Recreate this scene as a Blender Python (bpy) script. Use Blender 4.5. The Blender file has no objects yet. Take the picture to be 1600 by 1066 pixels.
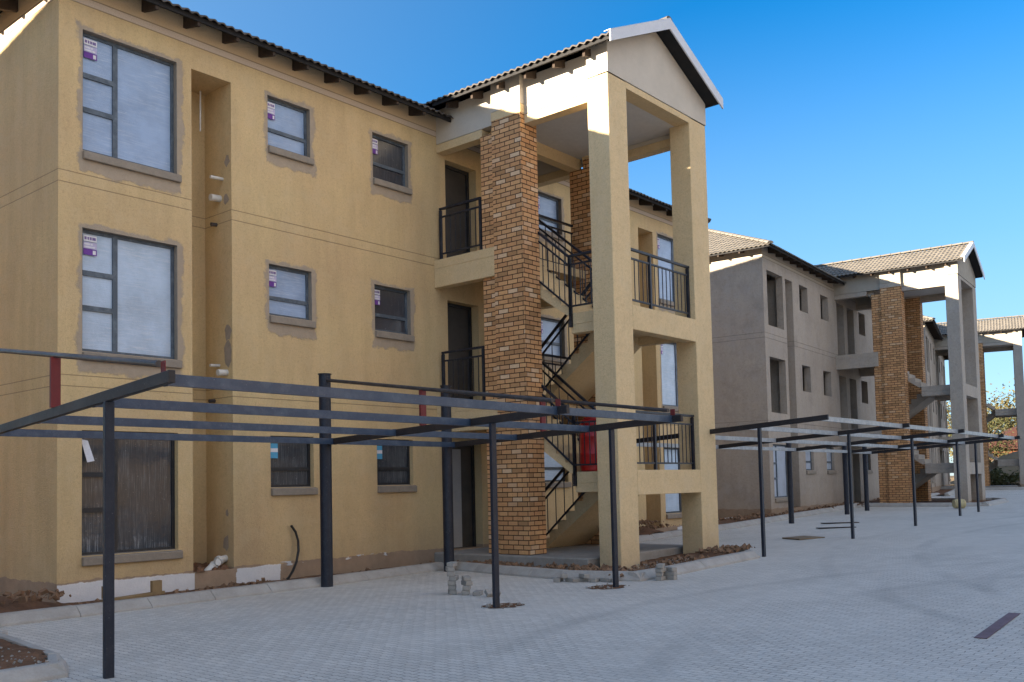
import bpy, bmesh, math, random
from mathutils import Vector, Matrix, noise as mnoise
random.seed(7)
sc = bpy.context.scene
COL = sc.collection
R = math.radians

# ------------------------------------------------------------------ helpers
class MB:
    """collects shapes into one mesh, with box-projected uvs in metres"""
    def __init__(s): s.v = []; s.f = []; s.mi = []; s.smooth = False
    def quad(s, pts, mi=0):
        i = len(s.v); s.v += [tuple(p) for p in pts]; s.f.append(tuple(range(i, i + len(pts)))); s.mi.append(mi); return s
    def box(s, x0, x1, y0, y1, z0, z1, mi=0):
        i = len(s.v)
        s.v += [(x0,y0,z0),(x1,y0,z0),(x1,y1,z0),(x0,y1,z0),(x0,y0,z1),(x1,y0,z1),(x1,y1,z1),(x0,y1,z1)]
        for f in ((0,3,2,1),(4,5,6,7),(0,1,5,4),(1,2,6,5),(2,3,7,6),(3,0,4,7)):
            s.f.append(tuple(i + k for k in f)); s.mi.append(mi)
        return s
    def prism(s, a, b, mi=0):
        """two matching rings a and b joined and capped"""
        i = len(s.v); n = len(a); s.v += [tuple(p) for p in a] + [tuple(p) for p in b]
        s.f.append(tuple(i + k for k in range(n))[::-1]); s.mi.append(mi)
        s.f.append(tuple(i + n + k for k in range(n))); s.mi.append(mi)
        for k in range(n):
            s.f.append((i + k, i + (k + 1) % n, i + n + (k + 1) % n, i + n + k)); s.mi.append(mi)
        return s
    def bar(s, p, q, w, h, up=(0, 0, 1), mi=0):
        """rectangular bar from p to q, w across, h in the up direction, centred"""
        p, q = Vector(p), Vector(q); d = (q - p).normalized(); up = Vector(up)
        if abs(d.dot(up)) > .98: up = Vector((0, 1, 0))
        sd = d.cross(up).normalized(); u = sd.cross(d).normalized()
        ring = lambda c: [c - sd*w/2 - u*h/2, c + sd*w/2 - u*h/2, c + sd*w/2 + u*h/2, c - sd*w/2 + u*h/2]
        return s.prism(ring(p), ring(q), mi)
    def tube(s, pts, r, n=10, mi=0, caps=True):
        pts = [Vector(p) for p in pts]; i0 = len(s.v); rr = r if isinstance(r, (list, tuple)) else [r]*len(pts)
        a = Vector((0.31, 0.57, 0.76))
        for k, p in enumerate(pts):
            d = (pts[min(k + 1, len(pts) - 1)] - pts[max(k - 1, 0)]).normalized()
            if abs(d.z) > .95: a = Vector((1, 0, 0))
            x = d.cross(a).normalized(); y = d.cross(x).normalized(); a = y.cross(d) if False else a
            for j in range(n):
                t = 2*math.pi*j/n; s.v.append(tuple(p + (x*math.cos(t) + y*math.sin(t))*rr[k]))
        for k in range(len(pts) - 1):
            for j in range(n):
                s.f.append((i0 + k*n + j, i0 + k*n + (j + 1) % n, i0 + (k + 1)*n + (j + 1) % n, i0 + (k + 1)*n + j)); s.mi.append(mi)
        if caps:
            s.f.append(tuple(i0 + j for j in range(n))[::-1]); s.mi.append(mi)
            s.f.append(tuple(i0 + (len(pts) - 1)*n + j for j in range(n))); s.mi.append(mi)
        return s
    def mesh(s, name, mats, bevel=0, fix=True, smooth=False):
        me = bpy.data.meshes.new(name); me.from_pydata(s.v, [], s.f)
        for m in (mats if isinstance(mats, (list, tuple)) else [mats]): me.materials.append(m)
        for p, m in zip(me.polygons, s.mi): p.material_index = m
        bm = bmesh.new(); bm.from_mesh(me)
        if fix: bmesh.ops.remove_doubles(bm, verts=bm.verts, dist=1e-5); bmesh.ops.recalc_face_normals(bm, faces=bm.faces)
        if bevel:
            es = [e for e in bm.edges if len(e.link_faces) == 2 and e.calc_face_angle(0) > .5]
            bmesh.ops.bevel(bm, geom=es, offset=bevel, segments=1, affect='EDGES', clamp_overlap=True)
        if smooth:
            for f in bm.faces: f.smooth = True
            for e in bm.edges:
                if len(e.link_faces) == 2 and e.calc_face_angle(0) > .7: e.smooth = False
        uv = bm.loops.layers.uv.new('UVMap')
        for f in bm.faces:
            n = f.normal; ax = max(range(3), key=lambda k: abs(n[k]))
            for l in f.loops:
                c = l.vert.co
                l[uv].uv = (c.y, c.z) if ax == 0 else ((c.x, c.z) if ax == 1 else (c.x, c.y))
        bm.to_mesh(me); bm.free(); me.update(); return me
    def obj(s, name, mats, parent=None, **k):
        o = bpy.data.objects.new(name, s.mesh(name, mats, **k)); COL.objects.link(o)
        if parent: o.parent = parent
        return o

def empty(name, loc=(0,0,0), rz=0.0):
    o = bpy.data.objects.new(name, None); COL.objects.link(o); o.empty_display_size = .3
    o.location = loc; o.rotation_euler = (0, 0, rz); return o
def tag(o, label=None, cat=None, group=None, kind=None):
    if label: o['label'] = label
    if cat: o['category'] = cat
    if group: o['group'] = group
    if kind: o['kind'] = kind
    return o
def copy_obj(o, parent=None, loc=None):
    c = o.copy(); COL.objects.link(c)
    if parent: c.parent = parent
    if loc is not None: c.location = loc
    return c
def copy_tree(o, parent=None):
    c = copy_obj(o, parent)
    for ch in list(o.children): copy_tree(ch, c)
    return c

def gz(x):
    """paving level: flat under the near block, rising gently towards the far ones"""
    return -.22 if x < 7 else (-.22 + .018*(x - 7) if x < 28 else .158 + .010*(x - 28))

# ------------------------------------------------------------------ materials
def new_mat(name, rough=.8, spec=.3, metal=0):
    m = bpy.data.materials.new(name); m.use_nodes = True; nt = m.node_tree
    b = nt.nodes['Principled BSDF']; b.inputs['Roughness'].default_value = rough
    b.inputs['Specular IOR Level'].default_value = spec; b.inputs['Metallic'].default_value = metal
    return m, nt, b
def N(nt, t, **k):
    n = nt.nodes.new(t)
    for a, v in k.items(): setattr(n, a, v)
    return n
def coords(nt, which='Object', scale=(1,1,1), rot=(0,0,0)):
    tc = N(nt, 'ShaderNodeTexCoord'); mp = N(nt, 'ShaderNodeMapping')
    mp.inputs['Scale'].default_value = scale; mp.inputs['Rotation'].default_value = rot
    nt.links.new(tc.outputs[which], mp.inputs[0]); return mp.outputs[0]
def noise(nt, vec, scale, detail=4, rough=.55):
    n = N(nt, 'ShaderNodeTexNoise'); n.inputs['Scale'].default_value = scale
    n.inputs['Detail'].default_value = detail; n.inputs['Roughness'].default_value = rough
    nt.links.new(vec, n.inputs['Vector']); return n.outputs['Fac']
def ramp(nt, fac, stops):
    r = N(nt, 'ShaderNodeValToRGB'); e = r.color_ramp.elements
    while len(e) < len(stops): e.new(.5)
    for k, (p, c) in enumerate(stops):
        e[k].position = p; e[k].color = (c, c, c, 1) if isinstance(c, (int, float)) else (*c, 1)
    nt.links.new(fac, r.inputs[0]); return r.outputs[0]
def mix(nt, fac, a, b, mode='MIX'):
    n = N(nt, 'ShaderNodeMix', data_type='RGBA', blend_type=mode)
    for sck, v in ((n.inputs[0], fac), (n.inputs[6], a), (n.inputs[7], b)):
        if hasattr(v, 'links'): nt.links.new(v, sck)
        else: sck.default_value = v if isinstance(v, (int, float)) else (*v, 1)
    return n.outputs[2]
def math_(nt, op, a, b=0.0):
    n = N(nt, 'ShaderNodeMath', operation=op)
    for k, v in enumerate((a, b)):
        if hasattr(v, 'links'): nt.links.new(v, n.inputs[k])
        else: n.inputs[k].default_value = v
    return n.outputs[0]
def bump(nt, b, h, strength=.3, dist=.01):
    n = N(nt, 'ShaderNodeBump'); n.inputs['Strength'].default_value = strength; n.inputs['Distance'].default_value = dist
    nt.links.new(h, n.inputs['Height']); nt.links.new(n.outputs[0], b.inputs['Normal'])
def setc(nt, b, c): nt.links.new(c, b.inputs['Base Color'])

def band(nt, z, c, w):
    """1 inside a horizontal line of half width w at height c"""
    return math_(nt, 'LESS_THAN', math_(nt, 'ABSOLUTE', math_(nt, 'SUBTRACT', z, c)), w)

def plaster(name, c1, c2, mud, grooves=True, streak=.25, trim=None, blotch=None, base=True, openings=None):
    m, nt, b = new_mat(name, .9, .2)
    ob = coords(nt); st = coords(nt, scale=(1.3, 1.3, .22))
    big = noise(nt, ob, .55, 5, .6); fine = noise(nt, ob, 55, 3, .7); sv = noise(nt, st, 2.3, 5, .65)
    col = mix(nt, ramp(nt, big, ((.3, 0), (.72, 1))), c1, c2)
    col = mix(nt, math_(nt, 'MULTIPLY', ramp(nt, sv, ((.42, 0), (.75, 1))), streak), col, tuple(x*.62 for x in c2))
    mid = noise(nt, ob, 4.5, 6, .7)
    col = mix(nt, math_(nt, 'MULTIPLY', ramp(nt, mid, ((.35, 1), (.6, 0))), .26), col, tuple(x*.7 for x in c1))
    if blotch:
        bl = noise(nt, ob, 1.3, 7, .7)
        col = mix(nt, math_(nt, 'MULTIPLY', ramp(nt, bl, ((.5, 0), (.62, 1))), .55), col, blotch)
    col = mix(nt, math_(nt, 'MULTIPLY', ramp(nt, fine, ((.3, 1), (.55, 0))), .34), col, tuple(x*.5 for x in c1))
    gr = noise(nt, ob, 24 if not blotch else 13, 5, .8); patchy = noise(nt, ob, 2.2, 6, .7)
    col = mix(nt, math_(nt, 'MULTIPLY', ramp(nt, gr, ((.34, 1), (.47, 0))), .38), col, tuple(x*.52 for x in c2))
    col = mix(nt, math_(nt, 'MULTIPLY', ramp(nt, gr, ((.56, 0), (.70, 1))), .30), col, tuple(min(1, x*1.25) for x in c1))
    col = mix(nt, math_(nt, 'MULTIPLY', ramp(nt, patchy, ((.50, 0), (.60, 1))), .22), col, (c1[0]*.92, c1[1]*.98, c1[2]*1.12))
    sep = N(nt, 'ShaderNodeSeparateXYZ'); nt.links.new(ob, sep.inputs[0]); z = sep.outputs[2]
    if trim:
        up = math_(nt, 'GREATER_THAN', z, 8.18); lo = math_(nt, 'GREATER_THAN', z, 8.07)
        grain = mix(nt, ramp(nt, fine, ((.3, 0), (.6, 1))), tuple(x*.8 for x in trim), trim)
        col = mix(nt, lo, col, grain); col = mix(nt, math_(nt, 'MULTIPLY', up, .45), col, c1)
    hgt = math_(nt, 'ADD', math_(nt, 'ADD', fine, math_(nt, 'MULTIPLY', gr, 1.3)), math_(nt, 'MULTIPLY', mid, 1.2))
    if grooves:
        g = None
        for c in (5.66, 5.50, 2.86, 2.71) + ((8.18, 8.07) if trim else ()):
            q = band(nt, z, c, .0065 if c < 8 else .009); g = q if g is None else math_(nt, 'MAXIMUM', g, q)
        col = mix(nt, math_(nt, 'MULTIPLY', g, .55), col, tuple(x*.25 for x in c2))
        hgt = math_(nt, 'SUBTRACT', hgt, math_(nt, 'MULTIPLY', g, 3))
    edge = math_(nt, 'ADD', math_(nt, 'MULTIPLY', noise(nt, ob, 3.0, 6, .7), .16), -.01)
    lowm = math_(nt, 'LESS_THAN', z, edge)
    mudc = mix(nt, noise(nt, ob, 5, 6, .7), tuple(x*.55 for x in mud), tuple(min(1, x*1.5) for x in mud))
    if base: col = mix(nt, lowm, col, mudc)
    if openings:
        X = sep.outputs[0]; fl = math_(nt, 'FLOOR', math_(nt, 'DIVIDE', z, 2.8)); zr_ = math_(nt, 'SUBTRACT', z, math_(nt, 'MULTIPLY', fl, 2.8)); dmin = None
        for a, b_, lo_, hi_ in openings:
            dx = math_(nt, 'SUBTRACT', math_(nt, 'ABSOLUTE', math_(nt, 'SUBTRACT', X, (a + b_)/2)), (b_ - a)/2)
            dz = math_(nt, 'SUBTRACT', math_(nt, 'ABSOLUTE', math_(nt, 'SUBTRACT', zr_, (lo_ + hi_)/2)), (hi_ - lo_)/2)
            d_ = math_(nt, 'MAXIMUM', dx, dz); dmin = d_ if dmin is None else math_(nt, 'MINIMUM', dmin, d_)
        wob = math_(nt, 'ADD', math_(nt, 'MULTIPLY', noise(nt, ob, 2.6, 4, .55), .30), math_(nt, 'MULTIPLY', noise(nt, ob, 15, 5, .78), .13))
        stain = ramp(nt, math_(nt, 'SUBTRACT', math_(nt, 'ADD', dmin, .18), wob), ((0.0, 1), (.035, 0)))
        stain = math_(nt, 'MULTIPLY', math_(nt, 'MULTIPLY', stain, math_(nt, 'GREATER_THAN', z, 2.75)), .85)
        stc = mix(nt, noise(nt, ob, 9, 6, .7), (.26, .215, .175), (.42, .35, .28))
        col = mix(nt, stain, col, stc)
        un = math_(nt, 'ADD', math_(nt, 'MULTIPLY', noise(nt, ob, 2.6, 5, .7), .11), -.015); wx = math_(nt, 'MULTIPLY', noise(nt, ob, 6, 5, .7), .12)
        inx = None
        for a, b_ in ((.002, 2.02), (2.74, 3.55), (16.0, 16.9)):
            q = math_(nt, 'LESS_THAN', math_(nt, 'ABSOLUTE', math_(nt, 'SUBTRACT', math_(nt, 'ADD', X, math_(nt, 'SUBTRACT', wx, .06) if a > 1 else 0.0), (a + b_)/2)), (b_ - a)/2); inx = q if inx is None else math_(nt, 'MAXIMUM', inx, q)
        wh = ramp(nt, math_(nt, 'SUBTRACT', z, un), ((0.0, 1), (.012, 0)))
        wh = math_(nt, 'MULTIPLY', math_(nt, 'MULTIPLY', wh, inx), ramp(nt, noise(nt, ob, 7, 6, .75), ((.27, .1), (.36, 1))))
        wh = math_(nt, 'MAXIMUM', wh, math_(nt, 'MULTIPLY', math_(nt, 'LESS_THAN', math_(nt, 'ABSOLUTE', math_(nt, 'SUBTRACT', z, .05)), .035), math_(nt, 'MULTIPLY', ramp(nt, noise(nt, coords(nt, scale=(1, 1, 2.2)), 2.3, 4, .6), ((.60, 0), (.63, 1))), math_(nt, 'GREATER_THAN', X, 3.5))))
        hgt = math_(nt, 'ADD', hgt, math_(nt, 'MULTIPLY', math_(nt, 'ADD', stain, wh), 1.2))
        col = mix(nt, wh, col, mix(nt, mid, (.60, .60, .62), (.80, .80, .82)))
    splash = math_(nt, 'MULTIPLY', ramp(nt, math_(nt, 'ADD', z, math_(nt, 'MULTIPLY', mid, .5)), ((.25, 1), (.95, 0))), .28)
    if openings: splash = math_(nt, 'MULTIPLY', splash, math_(nt, 'SUBTRACT', 1.0, math_(nt, 'MULTIPLY', wh, .8)))
    col = mix(nt, splash, col, mud)
    setc(nt, b, col); bump(nt, b, hgt, .75, .008)
    return m

def simple(name, c1, c2=None, rough=.8, spec=.3, scale=6, bscale=60, bstr=.2, metal=0, bdist=.005, which='Object'):
    m, nt, b = new_mat(name, rough, spec, metal); ob = coords(nt, which); c2 = c2 or tuple(x*.8 for x in c1)
    n = noise(nt, ob, scale, 6, .65); f = noise(nt, ob, bscale, 3, .7)
    col = mix(nt, ramp(nt, n, ((.32, 0), (.68, 1))), c1, c2)
    col = mix(nt, math_(nt, 'MULTIPLY', ramp(nt, f, ((.3, 1), (.6, 0))), .18), col, tuple(x*.5 for x in c2))
    setc(nt, b, col); bump(nt, b, f, bstr, bdist); return m

def brick_mat(name, a, bb, c, mortar):
    m, nt, b = new_mat(name, .85, .25); uv = coords(nt, 'UV'); ob = coords(nt)
    def bt(c1, c2, mo, sc_=1.0, bias=0.0):
        t = N(nt, 'ShaderNodeTexBrick'); t.offset = .5; t.squash = 1
        t.inputs['Scale'].default_value = 1; t.inputs['Brick Width'].default_value = .232; t.inputs['Row Height'].default_value = .085
        t.inputs['Mortar Size'].default_value = .0085; t.inputs['Mortar Smooth'].default_value = .25; t.inputs['Bias'].default_value = bias
        for k, v in (('Color1', c1), ('Color2', c2), ('Mortar', mo)): t.inputs[k].default_value = (*v, 1)
        nt.links.new(uv, t.inputs['Vector']); return t
    t = bt(a, bb, mortar); t2 = bt((0,0,0), (1,1,1), (.5,.5,.5))
    col = t.outputs['Color']
    pale = ramp(nt, t2.outputs['Color'], ((.80, 0), (.93, 1)))
    dark = ramp(nt, t2.outputs['Color'], ((.10, 1), (.24, 0)))
    notm = math_(nt, 'SUBTRACT', 1.0, t.outputs['Fac'])
    col = mix(nt, math_(nt, 'MULTIPLY', math_(nt, 'MULTIPLY', pale, notm), .65), col, c)
    col = mix(nt, math_(nt, 'MULTIPLY', math_(nt, 'MULTIPLY', dark, notm), .6), col, tuple(x*.45 for x in bb))
    sp = noise(nt, ob, 38, 4, .75); bl = noise(nt, ob, 9, 5, .7)
    col = mix(nt, math_(nt, 'MULTIPLY', math_(nt, 'MULTIPLY', ramp(nt, sp, ((.60, 0), (.68, 1))), notm), .7), col, (.05, .03, .02))
    col = mix(nt, math_(nt, 'MULTIPLY', ramp(nt, bl, ((.45, 0), (.75, 1))), .35), col, tuple(x*.5 for x in a))
    su = N(nt, 'ShaderNodeSeparateXYZ'); nt.links.new(uv, su.inputs[0])
    bed_ = math_(nt, 'LESS_THAN', math_(nt, 'ABSOLUTE', math_(nt, 'SUBTRACT', math_(nt, 'FRACT', math_(nt, 'ADD', math_(nt, 'DIVIDE', su.outputs[1], .085), 100.5)), .5)), .085)
    col = mix(nt, math_(nt, 'MULTIPLY', bed_, .85), col, mortar)
    setc(nt, b, col)
    h = math_(nt, 'ADD', math_(nt, 'MULTIPLY', math_(nt, 'MAXIMUM', t.outputs['Fac'], bed_), -2.2), math_(nt, 'MULTIPLY', sp, .5))
    bump(nt, b, h, .8, .008); return m

def paver_mat():
    m, nt, b = new_mat('grey_pavers', .85, .25); uv = coords(nt, 'UV', rot=(0, 0, R(91)))
    sep = N(nt, 'ShaderNodeSeparateXYZ'); nt.links.new(uv, sep.inputs[0])
    # zigzag long sides of interlocking pavers
    zig = math_(nt, 'MULTIPLY', math_(nt, 'PINGPONG', math_(nt, 'ADD', sep.outputs[0], 100.0), .041), .30)
    comb = N(nt, 'ShaderNodeCombineXYZ'); nt.links.new(sep.outputs[0], comb.inputs[0]); nt.links.new(math_(nt, 'ADD', sep.outputs[1], zig), comb.inputs[1])
    t = N(nt, 'ShaderNodeTexBrick'); t.offset = .5
    for k, v in (('Scale', 1), ('Brick Width', .165), ('Row Height', .080), ('Mortar Size', .0052), ('Mortar Smooth', .4)): t.inputs[k].default_value = v
    for k, v in (('Color1', (.66, .635, .59)), ('Color2', (.42, .40, .37)), ('Mortar', (.50, .48, .445))): t.inputs[k].default_value = (*v, 1)
    ob = coords(nt); jn = N(nt, 'ShaderNodeTexNoise'); jn.inputs['Scale'].default_value = 2.3; jn.inputs['Detail'].default_value = 4; nt.links.new(ob, jn.inputs['Vector'])
    jv = N(nt, 'ShaderNodeVectorMath', operation='MULTIPLY_ADD'); nt.links.new(jn.outputs['Color'], jv.inputs[0]); jv.inputs[1].default_value = (.07, .07, 0); nt.links.new(comb.outputs[0], jv.inputs[2])
    nt.links.new(jv.outputs[0], t.inputs['Vector']); st = coords(nt, scale=(.35, 1.4, 1), rot=(0, 0, R(12)))
    big = noise(nt, ob, .35, 6, .6); trk = noise(nt, st, .9, 5, .6); fine = noise(nt, ob, 90, 3, .7); mid = noise(nt, ob, 3.2, 6, .7)
    sand = ramp(nt, noise(nt, ob, .8, 6, .65), ((.36, .4), (.6, 1)))
    col = mix(nt, math_(nt, 'MULTIPLY', math_(nt, 'MULTIPLY', t.outputs['Fac'], sand), .95), mix(nt, .6, t.outputs['Color'], (.55, .525, .485)), (.15, .14, .13))
    col = mix(nt, math_(nt, 'MULTIPLY', ramp(nt, big, ((.35, 0), (.7, 1))), .35), col, (.66, .625, .575))
    col = mix(nt, math_(nt, 'MULTIPLY', ramp(nt, trk, ((.5, 0), (.72, 1))), .4), col, (.40, .38, .35))
    col = mix(nt, math_(nt, 'MULTIPLY', ramp(nt, mid, ((.55, 0), (.75, 1))), .3), col, (.68, .64, .575))
    sp_ = noise(nt, coords(nt, scale=(1.0, 1.6, 1)), 11, 6, .8)
    col = mix(nt, math_(nt, 'MULTIPLY', ramp(nt, sp_, ((.30, 1), (.42, 0))), .45), col, (.20, .19, .175))
    col = mix(nt, math_(nt, 'MULTIPLY', ramp(nt, sp_, ((.60, 0), (.72, 1))), .35), col, (.78, .75, .70))
    col = mix(nt, math_(nt, 'MULTIPLY', ramp(nt, fine, ((.3, 1), (.5, 0))), .25), col, (.12, .115, .11))
    so_ = N(nt, 'ShaderNodeSeparateXYZ'); nt.links.new(ob, so_.inputs[0])
    for cx, cy, rad in ((9.0, -14.5, 5.2), (9.2, -14.6, 6.6), (4.0, -16.5, 8.4), (4.2, -16.4, 9.8), (16, -22, 15.2), (16, -22, 16.7)):
        dd = math_(nt, 'SQRT', math_(nt, 'ADD', math_(nt, 'POWER', math_(nt, 'ABSOLUTE', math_(nt, 'SUBTRACT', so_.outputs[0], cx)), 2.0), math_(nt, 'POWER', math_(nt, 'ABSOLUTE', math_(nt, 'SUBTRACT', so_.outputs[1], cy)), 2.0)))
        rg = ramp(nt, math_(nt, 'ABSOLUTE', math_(nt, 'SUBTRACT', dd, rad)), ((.07, 1), (.16, 0)))
        col = mix(nt, math_(nt, 'MULTIPLY', math_(nt, 'MULTIPLY', rg, ramp(nt, trk, ((.35, 0), (.6, 1)))), .22), col, (.27, .26, .25))
    setc(nt, b, col)
    bump(nt, b, math_(nt, 'ADD', math_(nt, 'MULTIPLY', math_(nt, 'MULTIPLY', t.outputs['Fac'], sand), -2.0), math_(nt, 'MULTIPLY', fine, .9)), .5, .007); return m

def tile_mat(name, c1, c2):
    m, nt, b = new_mat(name, .75, .3); ob = coords(nt)
    n = noise(nt, ob, 1.6, 5, .65); f = noise(nt, ob, 40, 3, .7); v = N(nt, 'ShaderNodeTexVoronoi'); v.inputs['Scale'].default_value = 3.2; nt.links.new(ob, v.inputs['Vector'])
    col = mix(nt, ramp(nt, n, ((.3, 0), (.7, 1))), c1, c2)
    col = mix(nt, math_(nt, 'MULTIPLY', v.outputs['Distance'], .5), col, tuple(x*.6 for x in c2))
    col = mix(nt, math_(nt, 'MULTIPLY', ramp(nt, f, ((.35, 1), (.6, 0))), .25), col, tuple(x*.5 for x in c2))
    setc(nt, b, col); bump(nt, b, f, .3, .004); return m

def steel_mat(name, c, rough=.45, dust=(.10, .10, .11), amt=.25, metal=.0):
    m, nt, b = new_mat(name, rough, .35, metal); ob = coords(nt)
    n = noise(nt, ob, 7, 6, .7); f = noise(nt, ob, 70, 3, .7); big = noise(nt, ob, 1.7, 4, .6)
    col = mix(nt, math_(nt, 'MULTIPLY', ramp(nt, n, ((.45, 0), (.75, 1))), amt), c, dust)
    col = mix(nt, math_(nt, 'MULTIPLY', ramp(nt, f, ((.66, 0), (.74, 1))), .5), col, (.4, .4, .4))
    setc(nt, b, col)
    nt.links.new(math_(nt, 'ADD', math_(nt, 'MULTIPLY', big, .3), rough - .15), b.inputs['Roughness']); bump(nt, b, n, .08, .004); return m

def film_mat(name, base, streak, rough, vert=False, amt=.3, bs=.25, spec=.7, clear=False):
    """glazing behind a wrinkled protective plastic film"""
    m, nt, b = new_mat(name, rough, spec); ob = coords(nt)
    wr = coords(nt, scale=(2.0, 2.0, 30) if not vert else (60, 60, 1.5), rot=(0, R(7 if not vert else 3), 0))
    n1 = noise(nt, wr, 1.7, 7, .75); n2 = noise(nt, ob, 2.2, 4, .6); n3 = noise(nt, ob, 40, 3, .6); n4 = noise(nt, ob, 1.1, 5, .6)
    lines = ramp(nt, n1, ((.50, 0), (.72, 1))); where = ramp(nt, n4, ((.38, .1), (.62, 1)))
    if clear:
        sep = N(nt, 'ShaderNodeSeparateXYZ'); nt.links.new(ob, sep.inputs[0])
        where = math_(nt, 'MULTIPLY', ramp(nt, math_(nt, 'ADD', sep.outputs[2], math_(nt, 'MULTIPLY', n2, .8)), ((.95, 1), (1.5, .3))), 1.0)
    col = mix(nt, math_(nt, 'MULTIPLY', math_(nt, 'MULTIPLY', lines, where), amt), base, streak)
    col = mix(nt, math_(nt, 'MULTIPLY', ramp(nt, n2, ((.35, 0), (.68, 1))), .55), col, tuple(x*.58 for x in base))
    col = mix(nt, math_(nt, 'MULTIPLY', ramp(nt, n3, ((.70, 0), (.76, 1))), .6), col, (.6, .62, .65))
    setc(nt, b, col)
    bump(nt, b, math_(nt, 'ADD', math_(nt, 'MULTIPLY', n1, .6), math_(nt, 'MULTIPLY', n2, 2.0)), bs, .02); return m

MT = {}
MT['yellow'] = plaster('yellow_plaster', (.67, .505, .265), (.585, .405, .225), (.33, .24, .17), trim=(.60, .49, .39), streak=.42,
    openings=[(.331, 1.80, .15, 2.117), (3.377, 4.27, 1.03, 2.117), (5.638, 6.56, 1.03, 2.117), (15.444, 16.9, .15, 2.117), (12.967, 13.86, 1.03, 2.117), (10.426, 11.35, 1.03, 2.117)])
MT['yellow_plain'] = plaster('yellow_plaster_plain', (.70, .54, .32), (.64, .48, .27), (.34, .27, .20), grooves=False, streak=.18, base=False)
MT['raw'] = plaster('bare_cement_plaster', (.45, .385, .32), (.36, .305, .255), (.28, .20, .14), trim=(.47, .41, .33), streak=.25, blotch=(.29, .25, .215))
MT['raw_plain'] = plaster('bare_cement_plain', (.46, .40, .335), (.37, .32, .27), (.28, .21, .15), grooves=False, streak=.25, blotch=(.31, .275, .24))
MT['fascia'] = simple('pale_textured_fascia', (.56, .51, .44), (.50, .455, .39), .9, .2, 3, 70, .5)
MT['fascia_raw'] = simple('cement_fascia', (.40, .355, .295), (.33, .295, .245), .9, .2, 3, 70, .4)
MT['concrete'] = simple('grey_concrete', (.33, .31, .285), (.25, .235, .215), .88, .25, 5, 50, .4)
MT['patch'] = simple('unpainted_cement', (.36, .295, .235), (.27, .215, .165), .92, .2, 7, 45, .6)
MT['sill'] = simple('cement_sill', (.31, .265, .215), (.24, .205, .17), .9, .2, 7, 60, .5)
MT['kerb'] = simple('precast_kerb', (.42, .40, .375), (.32, .30, .275), .88, .25, 3.5, 50, .4)
MT['brick'] = brick_mat('orange_face_brick', (.72, .42, .20), (.50, .245, .11), (.80, .62, .42), (.06, .034, .022))
MT['brick_far'] = brick_mat('yellow_face_brick', (.66, .37, .17), (.48, .24, .11), (.72, .50, .30), (.085, .05, .032))
MT['tile'] = tile_mat('shaded_brown_tile', (.15, .13, .118), (.105, .092, .085))  # shading of the eaves put into a darker tile colour
MT['tile_sunlit'] = tile_mat('sunlit_concrete_tile', (.22, .197, .17), (.155, .14, .122))  # same tile, sunlight put into a lighter colour
MT['timber'] = simple('dark_eaves_timber', (.07, .05, .038), (.045, .033, .026), .85, .2, 9, 60, .3)
MT['underlay'] = simple('dark_roof_underlay', (.02, .02, .022), (.03, .028, .028), .8, .2)
MT['steel'] = steel_mat('charcoal_steel', (.012, .015, .024))
MT['steel_blue'] = steel_mat('sky_tinted_charcoal_steel', (.030, .050, .088), .42, (.115, .15, .20), .5)  # blue of the reflected sky put into the steel colour
MT['galv'] = steel_mat('primer_grey_steel', (.26, .28, .30), .45, (.52, .53, .54), .7)
MT['steel_brown'] = steel_mat('brown_black_steel', (.020, .017, .018), .55, (.06, .05, .05), .3)
MT['steel_navy'] = steel_mat('navy_black_steel', (.010, .014, .026), .5, (.05, .06, .08), .3)
MT['pipe'] = steel_mat('bare_dark_pipe', (.045, .040, .042), .45, (.14, .12, .11), .4)
MT['red'] = simple('red_primer', (.17, .018, .02), (.12, .015, .016), .6, .4, 5, 50, .15)
MT['drum'] = simple('red_plastic', (.50, .012, .012), (.42, .01, .01), .35, .5, 3, 40, .05)
MT['white_pvc'] = simple('white_pvc', (.68, .67, .64), (.55, .53, .49), .4, .4, 6, 50, .1)
MT['white_paint'] = simple('white_undercoat', (.74, .74, .76), (.62, .61, .62), .85, .25, 5, 40, .4)
MT['barge'] = simple('pale_metal_barge', (.62, .63, .66), (.55, .56, .60), .5, .4, 3, 40, .05)
MT['frame'] = steel_mat('window_frame_grey', (.065, .085, .11), .5, (.2, .24, .28), .6)
MT['frame_dark'] = steel_mat('window_frame_dark', (.018, .020, .024), .45)
MT['door'] = simple('dark_door_steel', (.035, .033, .034), (.065, .058, .052), .6, .4, 2.2, 30, .2)
MT['door_pale'] = simple('grey_door_sheet', (.30, .31, .33), (.36, .36, .37), .55, .4, 2, 30, .1)
MT['film'] = film_mat('sky_tinted_window_film', (.26, .36, .54), (.66, .72, .80), .14, amt=.7, bs=.45)  # blue of the reflected sky put into the film's base colour
MT['film2'] = film_mat('milky_window_film', (.40, .51, .66), (.80, .83, .87), .16, amt=.8, bs=.5)
MT['film_dark'] = film_mat('reflection_dark_film', (.055, .058, .07), (.32, .33, .36), .12, True, .5, .15)  # same film, darkened in colour for the tower mirrored in these panes
MT['film_gf'] = film_mat('dark_clear_glazing', (.045, .052, .064), (.55, .58, .63), .10, True, 1.0, .16, .30, True)
MT['blue_film'] = film_mat('blue_sheet_film', (.42, .48, .58), (.66, .70, .76), .3, True, .4)
MT['st_white'] = simple('label_white', (.75, .74, .78), None, .6)
MT['st_lilac'] = simple('label_lilac', (.52, .48, .68), None, .6)
MT['st_purple'] = simple('label_purple', (.16, .05, .32), None, .6)
MT['st_ink'] = simple('label_ink', (.20, .14, .32), None, .6)
MT['st_blue'] = simple('tape_blue', (.10, .38, .62), None, .6)
MT['ceiling'] = simple('white_ceiling', (.62, .60, .57), (.56, .54, .51), .8, .2)
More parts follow.
